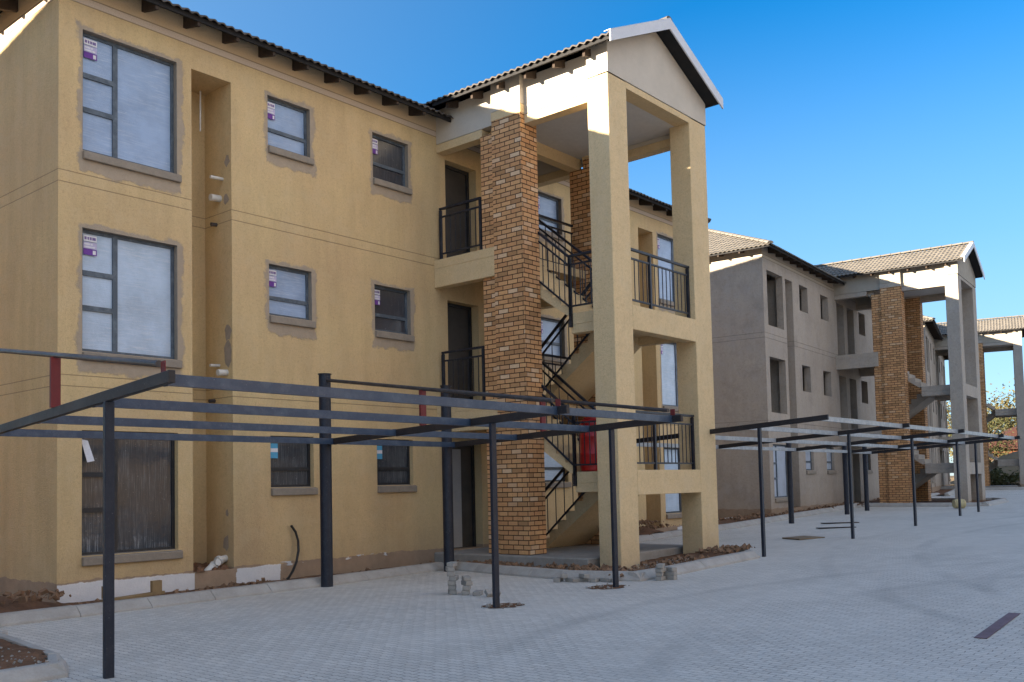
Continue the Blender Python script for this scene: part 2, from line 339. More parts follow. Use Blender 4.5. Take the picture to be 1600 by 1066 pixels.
MT['paver'] = paver_mat()
MT['loose'] = simple('loose_paver', (.34, .32, .29), (.26, .245, .225), .9, .2, 8, 60, .5)
MT['soil'] = simple('brown_soil', (.21, .115, .07), (.12, .07, .045), .95, .1, 3, 25, 1.0, bdist=.03)
MT['rubble'] = simple('broken_brick_rubble', (.26, .16, .10), (.16, .10, .065), .92, .15, 2.5, 30, .6)
MT['gravel'] = simple('grey_stone_chips', (.36, .34, .31), (.26, .24, .22), .9, .2, 2.5, 30, .5)
MT['earth'] = simple('dry_ground', (.20, .15, .095), (.15, .11, .07), .95, .1, .08, 3, .5, bdist=.1)
MT['wood'] = simple('weathered_wood', (.30, .21, .11), (.22, .15, .08), .85, .2, 5, 40, .3)
MT['board'] = simple('brown_board', (.22, .165, .105), (.16, .12, .08), .7, .3, 2, 30, .2)
MT['black'] = simple('black_plastic', (.012, .012, .013), (.02, .02, .02), .5, .4)
MT['maroon'] = simple('maroon_pavers', (.19, .135, .16), (.14, .10, .115), .85, .25, 6, 60, .4)
MT['cream'] = simple('cream_block', (.55, .47, .27), (.45, .38, .22), .8, .2)
MT['leaf'] = simple('olive_leaves', (.04, .045, .015), (.06, .06, .02), .7, .3, 1.5, 10, 0)
MT['leaf2'] = simple('sunlit_gold_leaves', (.10, .075, .022), (.065, .06, .02), .7, .3, 1.5, 10, 0)  # yellow of the low sunlight put into the leaf colour
MT['bark'] = simple('bark', (.11, .08, .055), (.07, .05, .035), .9, .2)
MT['rroof'] = simple('red_house_roof', (.07, .028, .022), (.05, .022, .018), .8, .2)
MT['rwall'] = simple('orange_house_wall', (.16, .06, .03), (.13, .05, .028), .9, .2)

# ------------------------------------------------------------------ apartment block (local frame: facade y=0, x along it, +y inwards)
H = 2.8
T0, T1 = 7.17, 10.485            # stair tower, left and right outer faces
XE = 17.0                        # far end of the block
DP = 9.0                         # depth
ZE, PITCH, OV = 8.30, .488, .45  # eave height, roof pitch, overhang
XM = 17.2                        # windows mirror about XM/2
W_BIG, W_MID, W_SML = (.331, 1.756), (3.377, 4.233), (5.638, 6.524)
RC = (1.998, 2.689); RC_TOP = 7.70
HEAD, SB, SS = 2.117, .273, 1.15

def facade(mb, ops, x0, x1, z0, z1, t, depth_of, rev=lambda o: 0):
    xs = sorted({x0, x1, *[o[0] for o in ops], *[o[1] for o in ops]}); zs = sorted({z0, z1, *[o[2] for o in ops], *[o[3] for o in ops]})
    for i in range(len(xs) - 1):
        for j in range(len(zs) - 1):
            cx, cz = (xs[i] + xs[i+1])/2, (zs[j] + zs[j+1])/2
            if any(o[0] < cx < o[1] and o[2] < cz < o[3] for o in ops): continue
            a, b, c, d = xs[i], xs[i+1], zs[j], zs[j+1]
            mb.quad([(a,0,c),(b,0,c),(b,0,d),(a,0,d)]); mb.quad([(a,t,c),(a,t,d),(b,t,d),(b,t,c)])
    for o in ops:
        a, b, c, d = o[:4]; e = depth_of(o); q = rev(o)
        mb.quad([(a,0,c),(a,0,d),(a,e,d),(a,e,c)], q); mb.quad([(b,0,c),(b,e,c),(b,e,d),(b,0,d)], q)
        mb.quad([(a,0,d),(b,0,d),(b,e,d),(a,e,d)], q); mb.quad([(a,0,c),(a,e,c),(b,e,c),(b,0,c)], 2 if e > .5 else q)
        if e > .5: mb.quad([(a,e,c),(a,e,d),(b,e,d),(b,e,c)])

def tiles(O, U, V, L, S, cuts, name, mat, parent, detail=6):
    """corrugated tile courses on the slope O + u*U + v*V, cut by vertical planes (point, normal kept side negative)"""
    O, U, V = Vector(O), Vector(U).normalized(), Vector(V).normalized(); Nn = U.cross(V).normalized()
    if Nn.z < 0: Nn = -Nn
    per, cs = .15, .33
    nu = int(L/per*detail) + 1; nc = int(math.ceil(S/cs)); v = []; f = []
    rnd = random.Random(3)
    for j in range(nc):
        v0, v1 = j*cs - .02, min((j + 1)*cs, S + .02); b = len(v)
        for row, (vv, h) in enumerate(((v0, .034), (v0, .052 - .02), (v1, .0))):
            pass
        for vv, lift, thick in ((v0, .030, -.022), (v0, .030, 0), (v1, .004, 0)):
            for i in range(nu):
                u = L*i/(nu - 1); ph = (u/per) % 1.0
                prof = .034*(0.5 + 0.5*math.cos(2*math.pi*ph))**.8
                wob = .005*mnoise.noise(Vector((math.floor(u/.3)*1.7, j*2.3, 0)))
                v.append(O + U*u + V*vv + Nn*(lift + prof + thick + wob))
        for r in range(2):
            for i in range(nu - 1):
                a = b + r*nu + i; f.append((a, a + 1, a + nu + 1, a + nu))
    me = bpy.data.meshes.new(name); me.from_pydata([tuple(p) for p in v], [], f)
    bm = bmesh.new(); bm.from_mesh(me)
    for p, n in cuts:
        g = bm.verts[:] + bm.edges[:] + bm.faces[:]
        bmesh.ops.bisect_plane(bm, geom=g, plane_co=p, plane_no=n, clear_outer=True)
    for q in bm.faces: q.smooth = True
    for e in bm.edges:
        if len(e.link_faces) == 2 and e.calc_face_angle(0) > .9: e.smooth = False
    bm.to_mesh(me); bm.free(); me.materials.append(mat)
    o = bpy.data.objects.new(name, me); COL.objects.link(o); o.parent = parent; return o

def caps_line(mb, a, b, r=.095, step=.36):
    a, b = Vector(a), Vector(b); L = (b - a).length; d = (b - a)/L; n = max(1, int(L/step)); sd = d.cross(Vector((0,0,1))).normalized(); up = sd.cross(d)
    for k in range(n):
        p, q = a + d*(L*k/n - .02), a + d*(L*(k + 1)/n + .02); rings = []
        for c, rr in ((p, r*1.1), (q, r*.92)):
            rings.append([c + sd*math.cos(t)*rr + up*(math.sin(t)*rr*.75) for t in [math.pi*i/8 - .0 for i in range(9)]])
        mb.prism(rings[0], rings[1])

def rail_set(parent, name, p0, p1, h=1.0, nb=8, posts=(0, 1), drop=(0, 0), handrail=True, pw=.05, mid=.16, bot=.12, split=True):
    """steel railing between base points p0 and p1: handrail, second rail, bottom rail, balusters, posts"""
    p0, p1 = Vector(p0), Vector(p1); Z = Vector((0, 0, 1)); m = MT['steel']
    mb = MB(); at = lambda t, z: p0.lerp(p1, t) + Z*z
    if handrail: mb.bar(at(-.02, h), at(1.02, h), .05, .04)
    mb.bar(at(0, h - mid), at(1, h - mid), .03, .03); mb.bar(at(0, bot), at(1, bot), .03, .03)
    for t in (.004, .996): mb.bar(at(t, bot), at(t, h), .028, .028)
    ro = mb.obj(name, m, parent)
    for k, t in enumerate(posts):
        dz = drop[k] if k < len(drop) else 0
        q = MB().bar(at(t, -dz), at(t, h - .03), pw, pw).obj('post', m, ro)
    bal = MB().bar((0, 0, bot), (0, 0, h - mid), .013, .013).mesh('baluster', m)
    for k in range(nb):
        t = (k + 1)/(nb + 1)
        o = bpy.data.objects.new('baluster', bal); COL.objects.link(o); o.parent = ro; o.location = p0.lerp(p1, t)
    return ro

def window(root, kind, x0, x1, z0, z1, film, dark=False, sticker=None, border=True, seed=1, flip=False):
    fm = MT['frame_dark' if dark else 'frame']; y = .11; fw = .045; mb = MB()
    for a, b, c, d in ((x0, x0+fw, z0, z1), (x1-fw, x1, z0, z1), (x0+fw, x1-fw, z1-fw, z1), (x0+fw, x1-fw, z0, z0+fw)):
        mb.box(a, b, y - .02, y + .03, c, d)
    zi, w, h = z0, x1 - x0, z1 - z0
    if kind == 'big':
        xm = (x1 - .36*w) if flip else (x0 + .36*w); mb.box(xm - .035, xm + .035, y - .022, y + .032, z0 + fw, z1 - fw)
        la, lb = (xm + .035, x1 - fw) if flip else (x0 + fw, xm - .035)
        for t in (.36, .645): mb.box(la, lb, y - .025, y + .025, z0 + h*t - .035, z0 + h*t + .035)
    else:
        mb.box(x0 + fw, x1 - fw, y - .025, y + .025, z0 + h*.36 - .03, z0 + h*.36 + .03)
    wd = mb.obj('window', fm, root)
    # panes of glass with wrinkled film: a gently uneven sheet
    pm = MB(); nx, nz = 10, 10; rnd = random.Random(seed)
    yy = lambda u, v: y + .003 + .004*mnoise.noise(Vector((u*5, v*5, seed)))
    for i in range(nx):
        for j in range(nz):
            P = lambda i, j: (x0 + .02 + (w - .04)*i/nx, yy(i/nx, j/nz), z0 + .02 + (h - .04)*j/nz)
            pm.quad([P(i, j), P(i+1, j), P(i+1, j+1), P(i, j+1)])
    pm.obj('pane', MT[film], wd, smooth=True)
    sm = MB(); sx = x1 + .05
    sm.prism([(x0, -.055, z0 - .13), (x0, -.055, z0 - .02), (x0, .10, z0 + .012), (x0, .10, z0 - .13)],
             [(sx, -.055, z0 - .13), (sx, -.055, z0 - .02), (sx, .10, z0 + .012), (sx, .10, z0 - .13)])
    sm.obj('sill', MT['sill'], wd, bevel=.008)
    if sticker == 'purple':
        s = MB(); a = x0 + .055; ww = .19 if kind == 'big' else .15; zt = z1 - .075; ys = y - .024
        def card(xa, xb, za, zb, mi, e=0.0): s.box(xa, xb, ys - e, ys + .002, za, zb, mi)
        card(a, a + ww, zt - .085, zt, 0); card(a, a + ww, zt - .185, zt - .095, 1); card(a, a + ww, zt - .275, zt - .19, 2)
        for k, (f0, f1) in enumerate(((.08, .24), (.30, .42), (.47, .62), (.66, .92))): card(a + ww*f0, a + ww*f1, zt - .062, zt - .022, 3, .001)
        for k, (f0, f1) in enumerate(((.06, .5), (.55, .7))): card(a + ww*f0, a + ww*f1, zt - .135, zt - .112, 0, .001); card(a + ww*f0, a + ww*(f1 + .15), zt - .172, zt - .152, 0, .001)
        card(a + ww*.70, a + ww*.92, zt - .262, zt - .205, 0, .001)
        s.obj('sticker', [MT['st_white'], MT['st_lilac'], MT['st_purple'], MT['st_ink']], wd)
    if sticker == 'blue':
        s = MB(); a = x0 + .06; s.box(a, a + .14, y - .026, y - .022, z1 - .36, z1 - .12, 0); s.box(a, a + .14, y - .028, y - .021, z1 - .26, z1 - .2, 1)
        s.obj('sticker', [MT['st_blue'], MT['st_white']], wd)
    if sticker == 'flap':
        s = MB(); a = x0 + .02
        s.prism([(a, y - .03, z1 - .12), (a + .09, y - .05, z1 - .14), (a + .15, y - .12, z1 - .42), (a + .06, y - .10, z1 - .44)],
                [(a, y - .028, z1 - .12), (a + .09, y - .048, z1 - .14), (a + .15, y - .118, z1 - .42), (a + .06, y - .098, z1 - .44)])
        s.obj('loose_film', MT['st_white'], wd)
    return wd

def steps(mb, x0, x1, y0, z0, y1, z1, n, mi=0, mi_r=0):
    """solid stair flight from (y0,z0) up to (y1,z1), n risers, sloping soffit"""
    g = (y1 - y0)/n; r = (z1 - z0)/n; dz = .20
    prof = [(y0, z0)]
    for k in range(n): prof += [(y0 + g*k, z0 + r*(k + 1)), (y0 + g*(k + 1), z0 + r*(k + 1))]
    prof += [(y1, z1 - dz - .12), (y0 + g*.35, z0 - .03)]
    mb.prism([(x0, a, b) for a, b in prof], [(x1, a, b) for a, b in prof], mi)

def block(style, xm=XM):
    raw = style == 'raw'; wall_m, plain = (MT['raw'], MT['raw_plain']) if raw else (MT['yellow'], MT['yellow_plain'])
    fas = MT['fascia_raw' if raw else 'fascia']; tile = MT['tile_sunlit' if raw else 'tile']; bm_ = MT['brick_far' if raw else 'brick']
    D, PF, PB = (4.38, 2.45, 1.72) if raw else (4.144, 2.237, 1.546)
    root = empty('apartment_building'); t = .23
    ops = []; wins = []
    for k in range(3):
        for kind, (a, b), s in (('big', W_BIG, SB), ('small', W_MID, SS), ('small', W_SML, SS)):
            for mir in (0, 1):
                A, B = (a, b) if not mir else (xm - b, xm - a)
                if kind == 'small' and mir and a > 5: A, B = A - .25, B - .25
                lo = s + k*H + (.13 if not (raw and k) else .06)
                ops.append((A, B, lo, HEAD + k*H)); wins.append((kind, k, mir, A, B, lo, HEAD + k*H))
        for a, b in ((7.52, 8.42), (xm - 8.42 + .05, xm - 7.52 + .05)):
            ops.append((a, b, k*H + .012, k*H + 2.08))
    for a, b in (RC, (xm - RC[1], xm - RC[0])): ops.append((a, b, .05, RC_TOP))
    mb = MB(); facade(mb, ops, 0, XE, -.5, ZE + .2, t, lambda o: .75 if o[3] == RC_TOP else (.29 if o[1] - o[0] < 1 and o[3] - o[2] > 1.9 else t), lambda o: 1 if (o[3] > 3 and o[3] != RC_TOP and o[3] - o[2] < 1.95 and not raw) else 0)
    zt = ZE + .2
    mb.quad([(0,0,-.5),(0,0,zt),(0,DP,zt),(0,DP,-.5)]); mb.quad([(XE,0,-.5),(XE,DP,-.5),(XE,DP,zt),(XE,0,zt)])
    mb.quad([(0,DP,-.5),(0,DP,zt),(XE,DP,zt),(XE,DP,-.5)])
    # inner partitions and floors, so openings look into rooms
    for xa in (2.75, 5.0, 7.3, xm - 7.3, xm - 5.0, xm - 2.75): mb.box(xa, xa + .11, .8, DP - .1, -.3, zt - .05)
    mb.box(.05, XE - .05, 4.2, 4.31, -.3, zt - .05)
    for k in range(4): mb.box(.05, XE - .05, .77, DP - .1, k*H - .2, k*H)
    mb.obj('wall', [wall_m, MT['sill'], MT['soil']], root)
    # windows
    for i, (kind, k, mir, a, b, lo, hi) in enumerate(wins):
        if raw:
            if k == 0: window(root, kind, a, b, lo, hi, 'blue_film', False, None, False, i)
            continue
        film = {('big', 2): 'film', ('big', 1): 'film2', ('big', 0): 'film_gf'}.get((kind, k))
        if kind == 'small': film = ('film_gf' if k == 0 else ('film' if (a < 5 or mir) else 'film_dark'))
        if mir and k == 0: film = 'film2'
        st = 'purple' if k else ('flap' if kind == 'big' else 'blue')
        window(root, kind, a, b, lo, hi, film, k == 0, st if not (mir and k == 0) else None, k > 0, i, bool(mir))
    # doors
    for k in range(3):
        for mir, (a, b) in enumerate(((7.52, 8.42), (xm - 8.42 + .05, xm - 7.52 + .05))):
            if raw: continue
            d = MB().box(a, b, .235, .285, k*H + .013, k*H + 2.079).obj('door', MT['door'], root)
            f = MB()
            for c in (a + .004, b - .06): f.box(c, c + .056, .19, .234, k*H + .013, k*H + 2.078)
            f.box(a + .06, b - .06, .19, .234, k*H + 2.02, k*H + 2.078); f.obj('door_frame', MT['frame_dark'], d)
            if k == 0 and not mir: MB().box(a + .07, a + .52, .215, .233, .03, 1.97).obj('door_sheet', MT['door_pale'], d)
    # pipes in the service recess
    if not raw:
        x = RC[1]
        def stub(y, z, L, r, m='white_pvc', nm='waste_pipe', dy=0): MB().tube([(x + .05, y, z), (x - L*.85, y + dy, z - .01), (x - L, y + dy, z - .012)], [r, r, r], 12).obj(nm, MT[m], root, smooth=True)
        stub(.24, 6.20, .22, .026); stub(.32, 5.90, .17, .055); stub(.36, 3.23, .17, .024); stub(.16, 3.10, .16, .05)
        stub(.42, 5.50, .10, .03, 'pipe'); stub(.5, 2.68, .10, .03, 'pipe')
        MB().tube([(x - .20, .55, 7.66), (x - .20, .55, 7.35), (x - .21, .54, 7.0)], .014, 8).obj('white_conduit', MT['white_pvc'], root)
        for (y, z, s) in ((.11, 6.47, .1), (.12, 3.72, .14), (.12, 3.38, .2), (.14, 5.86, .1), (.17, .9, .06), (.2, .45, .14)):
            h = MB(); rnd = random.Random(int(z*100)); n = 11
            pts = [(x - .004, y + s*.7*rnd.uniform(.6, 1.2)*math.cos(q*2*math.pi/n), z + s*rnd.uniform(.6, 1.2)*math.sin(q*2*math.pi/n)) for q in range(n)]
            h.quad(pts); h.obj('knocked_hole', MT['patch'], root)
        p = MB(); p.tube([(x + .02, .22, .20), (x - .14, .18, .18), (x - .24, .15, .12), (x - .36, .12, .05), (x - .42, .11, .0)], .057, 14)
        p.tube([(x - .12, .185, .185), (x - .17, .17, .165)], .075, 14); p.tube([(x - .235, .152, .125), (x - .275, .14, .08)], .075, 14); p.tube([(x - .24, .05, .16), (x - .24, .13, .14)], .05, 12)
        p.obj('drain_pipe', MT['white_pvc'], root, smooth=True)
        g_ = MB(); rn = random.Random(5)
        for q in range(60):
            a, b2, c2 = rn.uniform(RC[0]+.05, RC[1]-.08), rn.uniform(.03, .68), rn.uniform(.03, .09); g_.prism([(a-c2,b2-c2*.6,.045),(a+c2*.7,b2-c2*.7,.045),(a+c2,b2+c2*.6,.045),(a-c2*.8,b2+c2*.7,.045)], [(a-c2*.4,b2-c2*.3,.05+c2*rn.uniform(.4,1.3)),(a+c2*.5,b2-c2*.2,.05+c2*rn.uniform(.4,1.3)),(a+c2*.3,b2+c2*.4,.05+c2),(a-c2*.3,b2+c2*.3,.05+c2*.8)])
        tag(g_.obj('rubble', MT['soil'], root), kind='stuff')
    # ---- roof
    rf = None; half = DP/2 + OV; S = math.hypot(half, half*PITCH); zr = ZE + half*PITCH; V = (0, 1, PITCH); x0, x1, y0, y1 = -OV, XE + OV, -OV, DP + OV
    r2 = math.sqrt(.5)
    cutL = ((x0, y0, 0), (-r2, r2, 0)); cutR = ((x1, y0, 0), (r2, r2, 0))
    rf = tiles((x0, y0, ZE), (1,0,0), V, x1 - x0, S, [cutL, cutR, ((0, DP/2, 0), (0, 1, 0))], 'roof', tile, root)
    tiles((x0, y1, ZE), (1,0,0), (0,-1,PITCH), x1 - x0, S, [((x0, y1, 0), (-r2, -r2, 0)), ((x1, y1, 0), (r2, -r2, 0)), ((0, DP/2, 0), (0, -1, 0))], 'roof_slope', tile, rf, 4)
    tiles((x0, y0, ZE), (0,1,0), (1,0,PITCH), y1 - y0, S, [((x0, y0, 0), (r2, -r2, 0)), ((x0, y1, 0), (r2, r2, 0))], 'roof_slope', tile, rf)
    tiles((x1, y0, ZE), (0,1,0), (-1,0,PITCH), y1 - y0, S, [((x1, y0, 0), (-r2, -r2, 0)), ((x1, y1, 0), (-r2, r2, 0))], 'roof_slope', tile, rf)
    c = MB(); zc = .05; RL, RR = (x0 + half, DP/2, zr + zc), (x1 - half, DP/2, zr + zc)
    caps_line(c, RL, RR)
    for p, q in (((x0, y0, ZE + zc), RL), ((x0, y1, ZE + zc), RL), ((x1, y0, ZE + zc), RR), ((x1, y1, ZE + zc), RR)): caps_line(c, p, q)
    c.obj('ridge_tiles', tile, rf)
    u = MB(); e = -.035
    A = [(x0+.03, y0+.03, ZE+e), (x1-.03, y0+.03, ZE+e), (x1-.03, y1-.03, ZE+e), (x0+.03, y1-.03, ZE+e)]; RL2, RR2 = (RL[0], RL[1], zr - .05), (RR[0], RR[1], zr - .05)
    u.quad([A[0], A[1], RR2, RL2]); u.quad([A[2], A[3], RL2, RR2]); u.quad([A[3], A[0], RL2]); u.quad([A[1], A[2], RR2])
    u.obj('roof_underlay', MT['underlay'], rf)
    for bx in ((x0+.03, x1-.03, y0+.03, y0+.06), (x0+.03, x1-.03, y1-.06, y1-.03), (x0+.03, x0+.06, y0+.063, y1-.063), (x1-.06, x1-.03, y0+.063, y1-.063)):
        MB().box(*bx, ZE-.045, ZE+.03).obj('eaves_board', MT['underlay'], rf)
    tl = MB().prism([(-.025, 0, .06), (-.025, -.40, -.13), (-.025, -.40, -.215), (-.025, 0, -.12)], [(.025, 0, .06), (.025, -.40, -.13), (.025, -.40, -.215), (.025, 0, -.12)])
    tm = tl.mesh('rafter_tail', MT['timber'])
    def tail(loc, rz=0):
        o = bpy.data.objects.new('rafter_tail', tm); COL.objects.link(o); o.parent = root; o.location = loc; o.rotation_euler = (0, 0, rz)
    x = .55
    while x < XE - .2:
        if not (T0 - .3 < x < T1 + .3): tail((x, 0, ZE + .11))
        x += .67
    y = .6
    while y < DP - .3: tail((0, y, ZE + .11), R(-90)); y += .72
    # ---- stair tower
    ti = T0 + .12; to = T1 - .12; zf = 7.92; zb = 8.10; zpk = 9.40; xc = (T0 + T1)/2; ZT = 8.53; xr = 8.75; EL, ER = 6.88, 10.62; tp = (zpk - ZT)/(xr - EL)
    f = MB(); f.box(ti, ti + .2, -D + .43, -.001, zf, ZT + .06); f.box(to - .2, to, -D + .43, -.001, zf, ZT + .06)
    f.box(T0, T0 + .45, -PF, -PB, zb, ZT + .10); f.box(T1 - .45, T1, -PF, -PB, zb, ZT + .10)
    f.box(T0, T0 + .5, -D, -D + .43, zb, ZT + .10); f.box(T1 - .5, T1, -D, -D + .43, zb, ZT + .10)
    gy0, gy1 = -D - .012, -D + .2; zl = lambda x: ZT + min(x - EL, ER - x)*tp - .07
    ring = [(T0 - .012, zb), (T1 + .012, zb), (T1 + .012, zl(T1)), (xr, zl(xr)), (T0 - .012, zl(T0))]
    f.prism([(a, gy0, c) for a, c in ring], [(a, gy1, c) for a, c in ring]); f.obj('gable', fas, root)
    g = MB()
    g.box(ti - .003, ti + .22, -D + .43, -PF, 7.75, zf - .012); g.box(ti - .003, ti + .22, -1.2, -.002, 7.75, zf - .012)
    g.box(to - .22, to + .003, -D + .43, -PF, 7.75, zf - .012); g.box(to - .22, to + .003, -1.2, -.002, 7.75, zf - .012)
    g.box(T0 + .557, T1 - .6, -D, -D + .3, 7.98, zb - .012)
    for a, b_ in ((T0 - .006, T0 + .467), (T1 - .467, T1 + .006)): g.box(a, b_, -PF - .006, -PB + .006, 7.93, zb - .012)
    g.box(ti + .22, to - .22, -1.2 - .22, -1.2, 7.75, 8.0)
    g.obj('stair_beam', plain, root)
    for a, b_ in ((T0, T0 + .557), (T1 - .62, T1)):
        MB().box(a, b_, -D, -D + .43, -.55, zb - .012).obj('column', plain, root, bevel=.008)
    for a, b_, s in ((T0, T0 + .461, 1), (T1 - .461, T1, -1)):
        q = MB(); q.box(a, b_, -PF, -PB, -.5, 7.93)
        q.box(a + (.075 if s > 0 else .0), b_ - (.0 if s > 0 else .075), -PB, -PB + .347, -.5, 7.75); bp = q.obj('brick_pillar', bm_, root); xj = a + .068 if s > 0 else b_ - .076
        MB().box(xj, xj + .008, -PB + .001, -PB + .014, -.4, 7.74).obj('step_joint_shade', MT['underlay'], bp)  # dark strip draws the joint and the shaded edge of the step
    MB().box(ti + .22, to - .22, -D + .3, -1.2, 7.99, 8.04).box(xc - 1.1, xc - .95, -D + .35, -2.2, 7.955, 7.989).obj('ceiling', MT['ceiling'], root)
    # floors, landings, flights
    YL, YF = -2.9, -1.25; L0, L1 = ti + .36, to - .36
    for k in (1, 2):
        s = MB(); s.box(T0, T1, -1.548, -.0, k*H - .17, k*H); s.box(T0, T0 + .2, -1.548, -.002, k*H - .536, k*H - .171); s.box(T1 - .2, T1, -1.548, -.002, k*H - .536, k*H - .171)
        s.obj('balcony_slab', plain, root, bevel=.006)
    for k in (0, 1):
        z = 1.44 + k*H; s = MB()
        s.box(T0 + .557, T1 - .62, -D, -D + .23, z - .42, z); s.box(L0, L1, -D + .23, YL, z - .2, z - .002)
        s.box(L0 + .003, L0 + .18, -D + .43, YL, z - .36, z - .201); s.box(L1 - .18, L1 - .003, -D + .43, YL, z - .36, z - .201)
        s.obj('landing', plain, root, bevel=.006)
        a = MB(); steps(a, 8.72, L1, YF, k*H, YL, z, 8); a.obj('stair_flight', plain, root)
        a = MB(); steps(a, L0, 8.64, YL, z, YF - .0, (k + 1)*H, 8); a.obj('stair_flight', plain, root)
    MB().box(T0 - .15, T1 + .1, -D + .55, .0, -.4, -.004).obj('ground_slab', MT['concrete'], root, bevel=.02)
    if not raw:
        for k in (1, 2):
            rail_set(root, 'railing', (T0 + .08, -.12, k*H), (T0 + .08, -1.16, k*H), 1.0, 7, (0, 1), (0, 0))
            rail_set(root, 'railing', (8.68, YF + .02, k*H), (L1 + .2, YF + .02, k*H), 1.0, 6, (0,))
        for k in (0, 1):
            z = 1.44 + k*H
            rail_set(root, 'railing', (T0 + .57, -D + .12, z), (T1 - .64, -D + .12, z), 1.0, 15, (.36, .99), (0, 0))
            rail_set(root, 'railing', (L0 - .03, YL - .02, z), (L0 - .03, -D + .44, z), 1.02, 6, (0,), (.25,))
            rail_set(root, 'railing', (L0 - .03, YL - .02, z - .02), (L0 - .03, YL + .70, z + .58), 1.02, 5, (0, 1), (.05, .3))
            rail_set(root, 'railing', (8.68, YF, k*H), (8.68, YL, z), .98, 7, (0, 1), (0, .3))
            rail_set(root, 'railing', (8.60, YL, z), (8.60, YF, (k + 1)*H), .98, 7, (1,), (0, 0))
    # tower roof
    yA, yB = -D - .28, 2.6; half = xr - EL; S2 = math.hypot(half, half*tp)
    tr = tiles((EL, yA, ZT), (0,1,0), (1,0,tp), yB - yA, S2, [((xr,0,0),(1,0,0))], 'stair_roof', tile, root)
    tiles((ER, yA, ZT), (0,1,0), (-1,0,tp), yB - yA, S2, [((xr,0,0),(-1,0,0))], 'roof_slope', tile, tr)
    c = MB(); caps_line(c, (xr, yA, zpk + .05), (xr, yB, zpk + .05)); c.obj('ridge_tiles', tile, tr)
    u = MB(); u.quad([(EL + .02, yA + .02, ZT - .03), (EL + .02, yB, ZT - .03), (xr, yB, zpk - .045), (xr, yA + .02, zpk - .045)])
    u.quad([(ER - .02, yB, ZT - .03), (ER - .02, yA + .02, ZT - .03), (xr, yA + .02, zpk - .045), (xr, yB, zpk - .045)]); u.obj('roof_underlay', MT['underlay'], tr)
    for s, xe in ((1, EL), (-1, ER)):
        w = MB(); ex = xe - s*.05; z0 = ZT - .05*tp + .085; z1 = zpk + .085; hgt = .19
        w.prism([(ex, yA - .03, z0 - hgt), (xr, yA - .03, z1 - hgt), (xr, yA - .03, z1), (ex, yA - .03, z0)],
                [(ex, yA - .005, z0 - hgt), (xr, yA - .005, z1 - hgt), (xr, yA - .005, z1), (ex, yA - .005, z0)])
        w.prism([(ex, yA - .03, z0 + .002), (xr, yA - .03, z1 + .002), (xr, yA - .03, z1 + .012), (ex, yA - .03, z0 + .012)],
                [(ex, yA + .1, z0 + .002), (xr, yA + .1, z1 + .002), (xr, yA + .1, z1 + .012), (ex, yA + .1, z0 + .012)])
        w.obj('barge_board', MT['barge'], tr)
    for xe in (EL + .02, ER - .05): MB().box(xe, xe + .03, yA + .03, -.3, ZT - .045, ZT + .025).obj('eaves_board', MT['underlay'], tr)
    tt = MB().prism([(0, -.025, .05), (-.33, -.025, -.10), (-.33, -.025, -.20), (0, -.025, -.10)], [(0, .025, .05), (-.33, .025, -.10), (-.33, .025, -.20), (0, .025, -.10)]).mesh('rafter_tail', MT['timber'])
    y = -D + .35
    while y < -.5:
        for s in (0, 1):
            o = bpy.data.objects.new('rafter_tail', tt); COL.objects.link(o); o.parent = root
            o.location = (ti + .03, y, ZT + .07) if not s else (to - .03, y, ZT + .07); o.rotation_euler = (0, 0, 0 if not s else math.pi)
        y += .64
    return root

near = block('yellow')
tag(near, 'yellow plastered three storey apartment block in the foreground, with window stickers and steel railings', 'building', 'apartment blocks along the paved yard')
mid = block('raw'); mid.location = (22.173, .253, .228); mid.rotation_euler.z = .075
tag(mid, 'unpainted grey cement apartment block with empty window holes behind the second row of carport frames', 'building', 'apartment blocks along the paved yard')
far = copy_tree(mid); far.location = (43.456, 1.692, .58); far.rotation_euler.z = R(12.7)
tag(far, 'farthest grey cement apartment block, cut by the right edge, sky showing through its bare stairs', 'building', 'apartment blocks along the paved yard')
south = copy_tree(mid); south.location = (5.5, -27.0, 0); south.rotation_euler.z = math.pi
tag(south, 'grey cement apartment block across the yard facing the yellow one, in full sun', 'building', 'apartment blocks along the paved yard')
south2 = copy_tree(near); south2.location = (24.2, -27.5, .1); south2.rotation_euler.z = math.pi
tag(south2, 'yellow plastered apartment block across the yard, facing the unpainted grey one', 'building', 'apartment blocks along the paved yard')
west = copy_tree(near); west.location = (-22.75, 0.0, 0); west.rotation_euler.z = 0
tag(west, 'yellow plastered apartment block standing just left of the foreground one', 'building', 'apartment blocks along the paved yard')

# ------------------------------------------------------------------ ground, paving, kerbs, beds
def sheet(name, xs, ys, zf, mat, off=0):
    mb = MB(); n = len(xs); v = [(x, y, zf(x, y) + off) for y in ys for x in xs]; mb.v = v
    for j in range(len(ys) - 1):
        for i in range(n - 1): mb.f.append((j*n + i, j*n + i + 1, (j + 1)*n + i + 1, (j + 1)*n + i)); mb.mi.append(0)
    return mb.obj(name, mat, fix=False)
gx = [-900, -400, -150, -60, -20, 0, 7, 14, 21, 28, 40, 60, 100, 200, 400, 900]
tag(sheet('ground', gx, [-900, -300, -100, -40, -20, -5, 5, 15, 30, 60, 120, 300, 900], lambda x, y: gz(min(max(x, 0), 70)) - .05, MT['earth']), kind='structure')
tag(sheet('paving', [-50, -20, 0, 7, 14, 21, 28, 40, 52], [-28, -20, -12, -6, 0, 1.5], lambda x, y: gz(x), MT['paver']), kind='structure')

